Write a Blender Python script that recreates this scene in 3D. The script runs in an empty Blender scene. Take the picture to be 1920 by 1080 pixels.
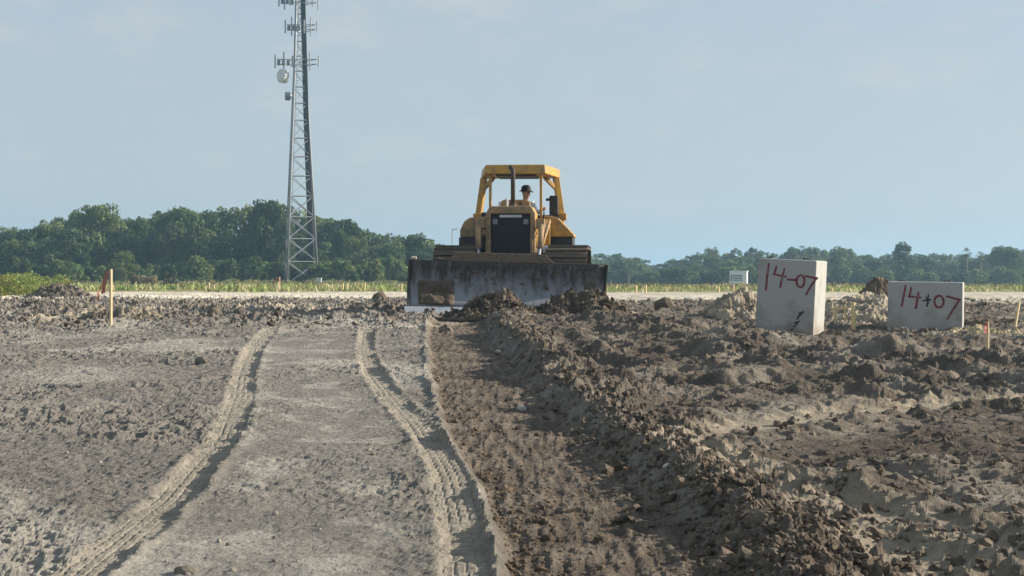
import bpy, bmesh, math, random
import numpy as np
from mathutils import Vector, Matrix, Euler, Quaternion

R = math.radians
scene = bpy.context.scene
COL = scene.collection
rng = np.random.default_rng(11)
random.seed(11)

# ------------------------------------------------------------------ camera, sky, sun, exposure
F, ZC, VH = 3000.0, 0.77, 522.0          # focal length in photo pixels, camera height over the pad, horizon row
cam_d = bpy.data.cameras.new('camera')
cam = bpy.data.objects.new('camera', cam_d)
COL.objects.link(cam)
cam.location = (0, 0, ZC)
cam.rotation_euler = (R(90), 0, 0)
cam_d.sensor_width = 36.0
cam_d.lens = 36.0 * F / 1920.0
cam_d.shift_y = -(540.0 - VH) / 1920.0
cam_d.clip_start = 0.1
cam_d.clip_end = 12000
scene.camera = cam

SUN_EL, SUN_AZ = 22.0, 11.0               # azimuth from +X towards +Y
world = bpy.data.worlds.new('World')
scene.world = world
world.use_nodes = True
wn, wl = world.node_tree.nodes, world.node_tree.links
wn.clear()
w_out = wn.new('ShaderNodeOutputWorld')
w_bg = wn.new('ShaderNodeBackground')
sky = wn.new('ShaderNodeTexSky')
sky.sky_type = 'NISHITA'
sky.sun_disc = False
sky.sun_elevation = R(SUN_EL)
sky.sun_rotation = R(90 - SUN_AZ)
sky.altitude = 0
sky.air_density = 1.0
sky.dust_density = 1.3
sky.ozone_density = 2.2
w_bg.inputs['Strength'].default_value = 0.07
# thin scraps of cloud
w_tc = wn.new('ShaderNodeTexCoord')
w_map = wn.new('ShaderNodeMapping')
w_map.inputs['Scale'].default_value = (9, 9, 22)
w_map.inputs['Location'].default_value = (3.1, 0.4, 1.7)
w_no = wn.new('ShaderNodeTexNoise')
w_no.inputs['Scale'].default_value = 1.6
w_no.inputs['Detail'].default_value = 7
w_no.inputs['Roughness'].default_value = 0.6
w_rp = wn.new('ShaderNodeMapRange')
w_rp.inputs['From Min'].default_value = 0.52
w_rp.inputs['From Max'].default_value = 0.78
w_rp.inputs['To Max'].default_value = 0.7
w_mx = wn.new('ShaderNodeMix')
w_mx.data_type = 'RGBA'
w_mx.inputs['B'].default_value = (5.1, 4.95, 5.0, 1)
wl.new(w_tc.outputs['Generated'], w_map.inputs['Vector'])
wl.new(w_map.outputs['Vector'], w_no.inputs['Vector'])
wl.new(w_no.outputs['Fac'], w_rp.inputs['Value'])
wl.new(w_rp.outputs['Result'], w_mx.inputs['Factor'])
# a hazy, nearly even summer sky
w_hz = wn.new('ShaderNodeMix')
w_hz.data_type = 'RGBA'
w_hz.inputs['Factor'].default_value = 0.75
w_hz.inputs['B'].default_value = (4.1, 4.72, 5.18, 1)
wl.new(sky.outputs['Color'], w_hz.inputs['A'])
wl.new(w_hz.outputs['Result'], w_mx.inputs['A'])
wl.new(w_mx.outputs['Result'], w_bg.inputs['Color'])
wl.new(w_bg.outputs['Background'], w_out.inputs['Surface'])

sun_d = bpy.data.lights.new('sun', 'SUN')
sun_d.energy = 4.9
sun_d.angle = R(0.55)
sun_d.color = (1.0, 0.88, 0.72)
sun = bpy.data.objects.new('sun', sun_d)
COL.objects.link(sun)
sdir = Vector((math.cos(R(SUN_AZ)) * math.cos(R(SUN_EL)), math.sin(R(SUN_AZ)) * math.cos(R(SUN_EL)), math.sin(R(SUN_EL))))
sun.rotation_euler = (-sdir).to_track_quat('-Z', 'Y').to_euler()
sun.location = sdir * 60

scene.view_settings.view_transform = 'Standard'
scene.view_settings.look = 'None'
scene.view_settings.gamma = 1.0
scene.view_settings.use_curve_mapping = False
scene.view_settings.exposure = 0.85
HAZE_DENSITY = 0.0005

# ------------------------------------------------------------------ helpers
def tag(o, label=None, cat=None, group=None, kind=None):
    if label: o['label'] = label
    if cat: o['category'] = cat
    if group: o['group'] = group
    if kind: o['kind'] = kind
    return o

def empty(name, loc=(0, 0, 0), rz=0.0, label=None, cat=None, group=None, parent=None):
    o = bpy.data.objects.new(name, None)
    o.empty_display_size = 0.2
    o.location = loc
    o.rotation_euler = (0, 0, rz)
    COL.objects.link(o)
    if parent: o.parent = parent
    return tag(o, label, cat, group)

def link_mesh(name, me, material, parent=None, loc=(0, 0, 0), rot=(0, 0, 0)):
    if material is not None and len(me.materials) == 0:
        me.materials.append(material)
    o = bpy.data.objects.new(name, me)
    o.location = loc
    o.rotation_euler = rot
    COL.objects.link(o)
    if parent: o.parent = parent
    return o

def copy_tree(o, parent=None):
    c = o.copy()
    COL.objects.link(c)
    c.parent = parent
    for ch in list(o.children):
        copy_tree(ch, c)
    return c

class MB:
    """collects simple solids and links them as one mesh"""
    def __init__(self):
        self.v, self.f = [], []
    def add(self, vs, fs):
        n = len(self.v)
        self.v += [tuple(p) for p in vs]
        self.f += [tuple(i + n for i in f) for f in fs]
        return self
    def box(self, x0, x1, y0, y1, z0, z1, m=None):
        vs = [Vector(p) for p in ((x0, y0, z0), (x1, y0, z0), (x1, y1, z0), (x0, y1, z0), (x0, y0, z1), (x1, y0, z1), (x1, y1, z1), (x0, y1, z1))]
        if m: vs = [m @ p for p in vs]
        return self.add(vs, ((3, 2, 1, 0), (4, 5, 6, 7), (0, 1, 5, 4), (1, 2, 6, 5), (2, 3, 7, 6), (3, 0, 4, 7)))
    def prism(self, pts, axis, a, b, pts2=None):
        """polygon pts in the plane across `axis`, run from a to b; pts2: polygon at the far end"""
        def put(p, t):
            return {'x': (t, p[0], p[1]), 'y': (p[0], t, p[1]), 'z': (p[0], p[1], t)}[axis]
        q = pts2 or pts
        n = len(pts)
        vs = [put(p, a) for p in pts] + [put(p, b) for p in q]
        fs = [tuple(range(n)), tuple(range(2 * n - 1, n - 1, -1))]
        fs += [(i, i + n, (i + 1) % n + n, (i + 1) % n) for i in range(n)]
        return self.add(vs, fs)
    def tube(self, pts, r, n=8, cap=True):
        pts = [Vector(p) for p in pts]
        rs = r if isinstance(r, (list, tuple)) else [r] * len(pts)
        vs, fs = [], []
        up = None
        for i, p in enumerate(pts):
            d = (pts[min(i + 1, len(pts) - 1)] - pts[max(i - 1, 0)]).normalized()
            if up is None:
                up = d.orthogonal().normalized()
            up = (up - d * up.dot(d)).normalized()
            s = d.cross(up)
            for k in range(n):
                a = 2 * math.pi * k / n
                vs.append(p + (up * math.cos(a) + s * math.sin(a)) * rs[i])
        for i in range(len(pts) - 1):
            for k in range(n):
                fs.append((i * n + k, i * n + (k + 1) % n, (i + 1) * n + (k + 1) % n, (i + 1) * n + k))
        if cap:
            fs.append(tuple(range(n - 1, -1, -1)))
            fs.append(tuple(range((len(pts) - 1) * n, len(pts) * n)))
        return self.add(vs, fs)
    def bar(self, p0, p1, w, h):
        """rectangular bar from p0 to p1"""
        p0, p1 = Vector(p0), Vector(p1)
        d = (p1 - p0)
        q = d.to_track_quat('Z', 'Y').to_matrix().to_4x4()
        return self.box(-w / 2, w / 2, -h / 2, h / 2, 0, d.length, Matrix.Translation(p0) @ q)
    def mesh(self, name):
        me = bpy.data.meshes.new(name)
        me.from_pydata(self.v, [], self.f)
        bm = bmesh.new()
        bm.from_mesh(me)
        bmesh.ops.recalc_face_normals(bm, faces=bm.faces)
        bm.to_mesh(me)
        bm.free()
        return me
    def build(self, name, material, parent=None, loc=(0, 0, 0), rot=(0, 0, 0), bevel=0.0, smooth=False):
        me = self.mesh(name)
        o = link_mesh(name, me, material, parent, loc, rot)
        if smooth:
            me.shade_smooth()
        if bevel:
            b = o.modifiers.new('bevel', 'BEVEL')
            b.width = bevel
            b.segments = 2
            b.limit_method = 'ANGLE'
            b.angle_limit = R(35)
        return o

def np_mesh(name, verts, faces, cols=None, smooth=False):
    """verts (n,3), faces (m,k) -> mesh, optional corner-free colour attribute 'tint'"""
    me = bpy.data.meshes.new(name)
    n, m, k = len(verts), len(faces), faces.shape[1]
    me.vertices.add(n)
    me.vertices.foreach_set('co', np.ascontiguousarray(verts, dtype=np.float32).ravel())
    me.loops.add(m * k)
    me.loops.foreach_set('vertex_index', np.ascontiguousarray(faces, dtype=np.int32).ravel())
    me.polygons.add(m)
    me.polygons.foreach_set('loop_start', np.arange(0, m * k, k, dtype=np.int32))
    me.polygons.foreach_set('use_smooth', np.full(m, smooth, dtype=bool))
    me.update(calc_edges=True)
    if cols is not None:
        a = me.attributes.new('tint', 'FLOAT_COLOR', 'POINT')
        c = np.ones((n, 4), dtype=np.float32)
        c[:, :3] = cols
        a.data.foreach_set('color', c.ravel())
    return me

# ---- noise
def hsh(ix, iy, seed):
    h = (ix.astype(np.int64) * 374761393 + iy.astype(np.int64) * 668265263 + seed * 974634777) & 0xFFFFFFFF
    h = ((h ^ (h >> 13)) * 1274126177) & 0xFFFFFFFF
    h = ((h ^ (h >> 16)) * 2246822519) & 0xFFFFFFFF
    return (h ^ (h >> 15)) & 0xFFFFFFFF

def perlin(x, y, seed=0):
    ix, iy = np.floor(x), np.floor(y)
    fx, fy = x - ix, y - iy
    ix, iy = ix.astype(np.int64), iy.astype(np.int64)
    u = fx * fx * fx * (fx * (fx * 6 - 15) + 10)
    v = fy * fy * fy * (fy * (fy * 6 - 15) + 10)
    def g(i, j, dx, dy):
        a = hsh(i, j, seed) * (2 * math.pi / 4294967296.0)
        return np.cos(a) * dx + np.sin(a) * dy
    n00, n10 = g(ix, iy, fx, fy), g(ix + 1, iy, fx - 1, fy)
    n01, n11 = g(ix, iy + 1, fx, fy - 1), g(ix + 1, iy + 1, fx - 1, fy - 1)
    return ((n00 * (1 - u) + n10 * u) * (1 - v) + (n01 * (1 - u) + n11 * u) * v) * 1.5

def fbm(x, y, octv=4, seed=0, gain=0.5):
    s, a = 0, 1.0
    for o in range(octv):
        s = s + a * perlin(x, y, seed + o * 17)
        x, y, a = x * 2.03 + 7.1, y * 2.03 - 3.7, a * gain
    return s

def worley(x, y, seed=0):
    ix, iy = np.floor(x).astype(np.int64), np.floor(y).astype(np.int64)
    best = np.full(x.shape, 9.0)
    val = np.zeros(x.shape)
    for di in (-1, 0, 1):
        for dj in (-1, 0, 1):
            ci, cj = ix + di, iy + dj
            h = hsh(ci, cj, seed)
            px = ci + (h & 0xFFFF) / 65536.0
            py = cj + ((h >> 16) & 0xFFFF) / 65536.0
            d = np.hypot(x - px, y - py)
            m = d < best
            best = np.where(m, d, best)
            val = np.where(m, ((h >> 7) & 0xFFF) / 4096.0, val)
    return best, val

def sst(a, b, x):
    t = np.clip((x - a) / (b - a), 0, 1)
    return t * t * (3 - 2 * t)

# ------------------------------------------------------------------ materials
def nodes_of(m):
    m.use_nodes = True
    return m.node_tree.nodes, m.node_tree.links

def mat(name, base, rough=0.7, metal=0.0, var=0.15, scale=6.0, dirt=None, dirt_amt=0.4, dirt_scale=3.0, bump=0.0, bump_scale=40.0, spec=0.4):
    m = bpy.data.materials.new(name)
    n, l = nodes_of(m)
    b = n['Principled BSDF']
    b.inputs['Roughness'].default_value = rough
    b.inputs['Metallic'].default_value = metal
    b.inputs['Specular IOR Level'].default_value = spec
    tc = n.new('ShaderNodeTexCoord')
    no = n.new('ShaderNodeTexNoise')
    no.inputs['Scale'].default_value = scale
    no.inputs['Detail'].default_value = 6
    no.inputs['Roughness'].default_value = 0.65
    l.new(tc.outputs['Object'], no.inputs['Vector'])
    mx = n.new('ShaderNodeMix')
    mx.data_type = 'RGBA'
    mx.inputs['A'].default_value = tuple(c * (1 - var) for c in base) + (1,)
    mx.inputs['B'].default_value = tuple(min(1, c * (1 + var)) for c in base) + (1,)
    l.new(no.outputs['Fac'], mx.inputs['Factor'])
    out = mx.outputs['Result']
    if dirt:
        n2 = n.new('ShaderNodeTexNoise')
        n2.inputs['Scale'].default_value = dirt_scale
        n2.inputs['Detail'].default_value = 8
        n2.inputs['Roughness'].default_value = 0.7
        l.new(tc.outputs['Object'], n2.inputs['Vector'])
        mr = n.new('ShaderNodeMapRange')
        mr.inputs['From Min'].default_value = 0.62 - dirt_amt * 0.4
        mr.inputs['From Max'].default_value = 0.72 - dirt_amt * 0.2
        l.new(n2.outputs['Fac'], mr.inputs['Value'])
        m2 = n.new('ShaderNodeMix')
        m2.data_type = 'RGBA'
        m2.inputs['B'].default_value = tuple(dirt) + (1,)
        l.new(out, m2.inputs['A'])
        l.new(mr.outputs['Result'], m2.inputs['Factor'])
        out = m2.outputs['Result']
        if metal > 0:
            mm = n.new('ShaderNodeMapRange')
            mm.inputs['To Min'].default_value = metal
            mm.inputs['To Max'].default_value = 0.0
            l.new(mr.outputs['Result'], mm.inputs['Value'])
            l.new(mm.outputs['Result'], b.inputs['Metallic'])
            mq = n.new('ShaderNodeMapRange')
            mq.inputs['To Min'].default_value = rough
            mq.inputs['To Max'].default_value = 0.95
            l.new(mr.outputs['Result'], mq.inputs['Value'])
            l.new(mq.outputs['Result'], b.inputs['Roughness'])
    l.new(out, b.inputs['Base Color'])
    if bump:
        nb = n.new('ShaderNodeTexNoise')
        nb.inputs['Scale'].default_value = bump_scale
        nb.inputs['Detail'].default_value = 5
        l.new(tc.outputs['Object'], nb.inputs['Vector'])
        bp = n.new('ShaderNodeBump')
        bp.inputs['Strength'].default_value = 1.0
        bp.inputs['Distance'].default_value = bump
        l.new(nb.outputs['Fac'], bp.inputs['Height'])
        l.new(bp.outputs['Normal'], b.inputs['Normal'])
    return m

def mat_soil(name, fallback=None, bump=0.02, var=0.32):
    m = bpy.data.materials.new(name)
    n, l = nodes_of(m)
    b = n['Principled BSDF']
    b.inputs['Roughness'].default_value = 0.97
    b.inputs['Specular IOR Level'].default_value = 0.12
    at = n.new('ShaderNodeAttribute')
    at.attribute_name = 'tint'
    tc = n.new('ShaderNodeTexCoord')
    no = n.new('ShaderNodeTexNoise')
    no.inputs['Scale'].default_value = 9.0
    no.inputs['Detail'].default_value = 9
    no.inputs['Roughness'].default_value = 0.75
    l.new(tc.outputs['Object'], no.inputs['Vector'])
    mr = n.new('ShaderNodeMapRange')
    mr.inputs['From Min'].default_value = 0.3
    mr.inputs['From Max'].default_value = 0.7
    mr.inputs['To Min'].default_value = 1 - var
    mr.inputs['To Max'].default_value = 1 + var
    l.new(no.outputs['Fac'], mr.inputs['Value'])
    mx = n.new('ShaderNodeVectorMath')
    mx.operation = 'SCALE'
    l.new(at.outputs['Color'], mx.inputs[0])
    l.new(mr.outputs['Result'], mx.inputs['Scale'])
    l.new(mx.outputs['Vector'], b.inputs['Base Color'])
    nb = n.new('ShaderNodeTexNoise')
    nb.inputs['Scale'].default_value = 26.0
    nb.inputs['Detail'].default_value = 8
    nb.inputs['Roughness'].default_value = 0.7
    l.new(tc.outputs['Object'], nb.inputs['Vector'])
    bp = n.new('ShaderNodeBump')
    bp.inputs['Strength'].default_value = 1.0
    bp.inputs['Distance'].default_value = bump
    l.new(nb.outputs['Fac'], bp.inputs['Height'])
    l.new(bp.outputs['Normal'], b.inputs['Normal'])
    return m

def mat_leaf(name, trans=0.35):
    m = bpy.data.materials.new(name)
    n, l = nodes_of(m)
    b = n['Principled BSDF']
    b.inputs['Roughness'].default_value = 0.6
    b.inputs['Specular IOR Level'].default_value = 0.25
    at = n.new('ShaderNodeAttribute')
    at.attribute_name = 'tint'
    oi = n.new('ShaderNodeObjectInfo')
    hs = n.new('ShaderNodeHueSaturation')
    mr = n.new('ShaderNodeMapRange')
    mr.inputs['To Min'].default_value = 0.62
    mr.inputs['To Max'].default_value = 1.6
    l.new(oi.outputs['Random'], mr.inputs['Value'])
    l.new(mr.outputs['Result'], hs.inputs['Value'])
    ma = n.new('ShaderNodeMath')
    ma.operation = 'MULTIPLY_ADD'
    ma.inputs[1].default_value = -0.035
    ma.inputs[2].default_value = 0.515
    l.new(oi.outputs['Random'], ma.inputs[0])
    l.new(ma.outputs['Value'], hs.inputs['Hue'])
    l.new(at.outputs['Color'], hs.inputs['Color'])
    l.new(hs.outputs['Color'], b.inputs['Base Color'])
    tr = n.new('ShaderNodeBsdfTranslucent')
    l.new(hs.outputs['Color'], tr.inputs['Color'])
    mx = n.new('ShaderNodeMixShader')
    mx.inputs['Fac'].default_value = trans
    l.new(b.outputs['BSDF'], mx.inputs[1])
    l.new(tr.outputs['BSDF'], mx.inputs[2])
    l.new(mx.outputs['Shader'], n['Material Output'].inputs['Surface'])
    return m

MUD = (0.115, 0.09, 0.066)
M = {}
M['soil'] = mat_soil('dry_soil', bump=0.04)
M['clod'] = mat_soil('clod_soil', bump=0.022, var=0.3)
M['leaf'] = mat_leaf('leaf_green')
M['grass'] = mat_leaf('grass_blades', 0.3)
M['bark'] = mat('bark', (0.13, 0.105, 0.085), 0.9, var=0.35)
M['yellow'] = mat('yellow_paint', (0.50, 0.285, 0.045), 0.5, var=0.14, scale=5, dirt=(0.26, 0.17, 0.082), dirt_amt=0.45, dirt_scale=4, bump=0.002, bump_scale=30)
M['yellow_dull'] = mat('dusty_shaded_yellow_paint', (0.41, 0.26, 0.11), 0.7, var=0.2, scale=5, dirt=(0.19, 0.145, 0.10), dirt_amt=0.6, dirt_scale=5)  # dust, with the shade of front and left parts put into the colour
M['black'] = mat('black_paint', (0.022, 0.024, 0.028), 0.55, var=0.3, dirt=(0.07, 0.06, 0.045), dirt_amt=0.3)
M['grille'] = mat('radiator_grille', (0.018, 0.02, 0.025), 0.6, var=0.4, scale=30, bump=0.01, bump_scale=60)
M['dark_steel'] = mat('dark_steel', (0.06, 0.056, 0.05), 0.6, metal=0.4, var=0.3, dirt=MUD, dirt_amt=0.5)
M['rust'] = mat('rusty_pipe', (0.062, 0.044, 0.034), 0.75, var=0.3)
M['track_mud'] = mat('muddy_track_steel', (0.085, 0.070, 0.054), 0.9, var=0.35, scale=9, dirt=(0.135, 0.108, 0.08), dirt_amt=0.5, bump=0.01, bump_scale=30)
M['steel'] = mat('worn_steel', (0.50, 0.52, 0.55), 0.42, metal=0.75, var=0.15, scale=8, dirt=(0.17, 0.14, 0.11), dirt_amt=0.1)
M['cake'] = mat('caked_mud', (0.105, 0.082, 0.062), 0.95, var=0.4, scale=7, bump=0.02, bump_scale=18)
M['rubber'] = mat('black_vinyl', (0.02, 0.02, 0.022), 0.6)
M['chalk'] = mat('pale_plate', (0.55, 0.57, 0.6), 0.5)
M['lamp_glass'] = mat('lamp_glass', (0.16, 0.19, 0.22), 0.15)
M['galv'] = mat('galvanised_steel', (0.25, 0.27, 0.29), 0.5, metal=0.35, var=0.12)
M['cable'] = mat('cable_jacket', (0.025, 0.028, 0.034), 0.6)
M['antenna'] = mat('antenna_cover', (0.55, 0.56, 0.56), 0.5)
M['dish_white'] = mat('dish_cover', (0.60, 0.60, 0.58), 0.55)
M['dish_grey'] = mat('dish_drum', (0.16, 0.175, 0.19), 0.6)
M['wood'] = mat('raw_lath', (0.62, 0.50, 0.31), 0.8, var=0.15, scale=18)
M['wood_yellow'] = mat('yellowed_lath', (0.68, 0.55, 0.28), 0.8, var=0.15, scale=18)
M['wood_pink'] = mat('pink_tipped_lath', (0.60, 0.38, 0.28), 0.8, var=0.15, scale=18)
M['ribbon'] = mat('orange_flagging', (0.42, 0.15, 0.11), 0.6, var=0.2)
M['ribbon_red'] = mat('red_flagging', (0.50, 0.035, 0.035), 0.6, var=0.2)
M['red_paint'] = mat('red_spray_paint', (0.165, 0.026, 0.040), 0.8, var=0.4, scale=20, dirt=(0.27, 0.15, 0.14), dirt_amt=0.35, dirt_scale=14)
M['dark_paint'] = mat('dark_spray_paint', (0.03, 0.028, 0.035), 0.7, var=0.3, scale=30)
M['concrete'] = mat('cast_concrete', (0.375, 0.382, 0.365), 0.85, var=0.10, scale=2.6, dirt=(0.25, 0.245, 0.22), dirt_amt=0.35, dirt_scale=1.3, bump=0.003, bump_scale=35)
M['white'] = mat('white_sheet_metal', (0.72, 0.73, 0.74), 0.5, var=0.05)
M['slate'] = mat('dark_louvre', (0.14, 0.16, 0.18), 0.6)
M['tan'] = mat('tan_cover', (0.50, 0.44, 0.33), 0.7)
M['stone'] = mat('pale_stone', (0.45, 0.43, 0.37), 0.85, var=0.12, bump=0.01)
M['skin'] = mat('skin', (0.42, 0.24, 0.17), 0.55, var=0.06)
M['shirt'] = mat('pale_shirt', (0.62, 0.66, 0.66), 0.85, var=0.05)
M['trousers'] = mat('dark_trousers', (0.04, 0.05, 0.08), 0.9)
M['hat'] = mat('dark_hat', (0.035, 0.026, 0.028), 0.8)
M['hair'] = mat('dark_hair', (0.02, 0.014, 0.01), 0.8)
M['eye'] = mat('eye', (0.02, 0.015, 0.012), 0.3)

# mud splashed up the foot of the concrete
n, l = M['concrete'].node_tree.nodes, M['concrete'].node_tree.links
bs = n['Principled BSDF']
src = bs.inputs['Base Color'].links[0].from_socket
tc = n.new('ShaderNodeTexCoord')
sp = n.new('ShaderNodeSeparateXYZ')
l.new(tc.outputs['Object'], sp.inputs[0])
sn = n.new('ShaderNodeTexNoise')
sn.inputs['Scale'].default_value = 4.5
sn.inputs['Detail'].default_value = 9
sn.inputs['Roughness'].default_value = 0.75
l.new(tc.outputs['Object'], sn.inputs['Vector'])
ma = n.new('ShaderNodeMath')
ma.operation = 'MULTIPLY_ADD'
ma.inputs[1].default_value = -0.75
l.new(sp.outputs['Z'], ma.inputs[0])
l.new(sn.outputs['Fac'], ma.inputs[2])
mr = n.new('ShaderNodeMapRange')
mr.inputs['From Min'].default_value = 0.30
mr.inputs['From Max'].default_value = 0.52
mr.inputs['To Max'].default_value = 0.75
l.new(ma.outputs['Value'], mr.inputs['Value'])
mx = n.new('ShaderNodeMix')
mx.data_type = 'RGBA'
mx.inputs['B'].default_value = (0.20, 0.172, 0.138, 1)
l.new(src, mx.inputs['A'])
l.new(mr.outputs['Result'], mx.inputs['Factor'])
l.new(mx.outputs['Result'], bs.inputs['Base Color'])

# blade paint: worn bare steel low on the curve, mud film over the top
def mat_blade():
    m = bpy.data.materials.new('worn_blade_steel')
    n, l = nodes_of(m)
    b = n['Principled BSDF']
    tc = n.new('ShaderNodeTexCoord')
    sp = n.new('ShaderNodeSeparateXYZ')
    l.new(tc.outputs['Object'], sp.inputs[0])
    no = n.new('ShaderNodeTexNoise')
    no.inputs['Scale'].default_value = 2.6
    no.inputs['Detail'].default_value = 9
    no.inputs['Roughness'].default_value = 0.68
    mp = n.new('ShaderNodeMapping')
    mp.inputs['Scale'].default_value = (2.3, 1, 0.9)
    l.new(tc.outputs['Object'], mp.inputs['Vector'])
    l.new(mp.outputs['Vector'], no.inputs['Vector'])
    a = n.new('ShaderNodeMath')
    a.operation = 'MULTIPLY_ADD'
    a.inputs[1].default_value = 0.42
    l.new(sp.outputs['Z'], a.inputs[0])
    l.new(no.outputs['Fac'], a.inputs[2])
    r = n.new('ShaderNodeMapRange')
    r.inputs['From Min'].default_value = 0.67
    r.inputs['From Max'].default_value = 0.93
    l.new(a.outputs['Value'], r.inputs['Value'])
    mx = n.new('ShaderNodeMix')
    mx.data_type = 'RGBA'
    mx.inputs['A'].default_value = (0.225, 0.245, 0.275, 1)
    mx.inputs['B'].default_value = (0.058, 0.052, 0.047, 1)
    l.new(r.outputs['Result'], mx.inputs['Factor'])
    l.new(mx.outputs['Result'], b.inputs['Base Color'])
    q = n.new('ShaderNodeMapRange')
    q.inputs['To Min'].default_value = 0.45
    q.inputs['To Max'].default_value = 0.1
    l.new(r.outputs['Result'], q.inputs['Value'])
    l.new(q.outputs['Result'], b.inputs['Metallic'])
    q2 = n.new('ShaderNodeMapRange')
    q2.inputs['To Min'].default_value = 0.48
    q2.inputs['To Max'].default_value = 0.85
    l.new(r.outputs['Result'], q2.inputs['Value'])
    l.new(q2.outputs['Result'], b.inputs['Roughness'])
    return m
M['blade'] = mat_blade()

# ------------------------------------------------------------------ the ground
def zb(Y):
    return -0.70 * np.clip(1 - Y / 34.0, 0, 1.4)

def inv(u, v, dz=0.0):
    """photo pixel -> point on the base profile raised by dz"""
    t = (v - VH) + 61.8
    Y = (4410 - 3000 * dz) / t
    if Y > 34:
        Y = 3000 * (ZC - dz) / max(v - VH, 0.5)
    return ((u - 960) / F * Y, Y)

def path(px, dz=0.0):
    p = np.array([inv(u, v, dz) for u, v in px])
    return p[np.argsort(p[:, 1])]

LANE = path([(800, 606), (795, 640), (800, 700), (818, 780), (838, 830), (880, 900), (912, 980), (930, 1080), (940, 1200)])
BERM = path([(915, 556), (948, 610), (1050, 690), (1180, 790), (1300, 870), (1400, 930), (1500, 1000), (1600, 1080), (1720, 1180)], 0.13)
RUT_L = path([(512, 612), (478, 650), (458, 700), (450, 750), (428, 810), (392, 860), (330, 930), (258, 990), (165, 1066), (90, 1130)])
RUT_R = path([(690, 612), (684, 655), (694, 690), (732, 740), (778, 790), (815, 840), (842, 890), (858, 950), (868, 1010), (878, 1080), (884, 1160)])
RUT_A = path([(1345, 808), (1400, 797), (1560, 772), (1720, 760), (1900, 748), (2100, 740)])
RUT_B = path([(1270, 845), (1330, 868), (1480, 905), (1600, 945), (1740, 990), (1900, 1035), (2050, 1075)])
RUT_C = path([(1330, 905), (1500, 960), (1700, 1040), (1850, 1110)])

def interp(p, Y):
    return np.interp(Y, p[:, 1], p[:, 0])

def seg_dist(p, X, Y):
    """signed distance to a polyline (positive on its right-hand, +X side)"""
    best = np.full(X.shape, 99.0)
    side = np.zeros(X.shape)
    for a, b in zip(p[:-1], p[1:]):
        d = b - a
        L2 = d @ d
        t = np.clip(((X - a[0]) * d[0] + (Y - a[1]) * d[1]) / L2, 0, 1)
        dx, dy = X - a[0] - t * d[0], Y - a[1] - t * d[1]
        dd = np.hypot(dx, dy)
        m = dd < best
        best = np.where(m, dd, best)
        side = np.where(m, np.sign(dx * d[1] - dy * d[0]), side)
    return best * side

def masks(X, Y):
    wob = 0.05 * perlin(X * 0 + 1.3, Y * 1.4, 5) + 0.025 * perlin(X * 2, Y * 5, 6)
    dl = X - interp(LANE, Y) + wob * 0.7
    db = X - interp(BERM, Y) + wob * 3
    near = 1 - sst(31.5, 35, Y)
    right = sst(-0.05, 0.4, db)
    lane = sst(0, 0.1, dl) * (1 - sst(-0.42, -0.1, db)) * near
    left = 1 - sst(0, 0.1, dl)
    return dl, db, near, right, lane, left

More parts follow.
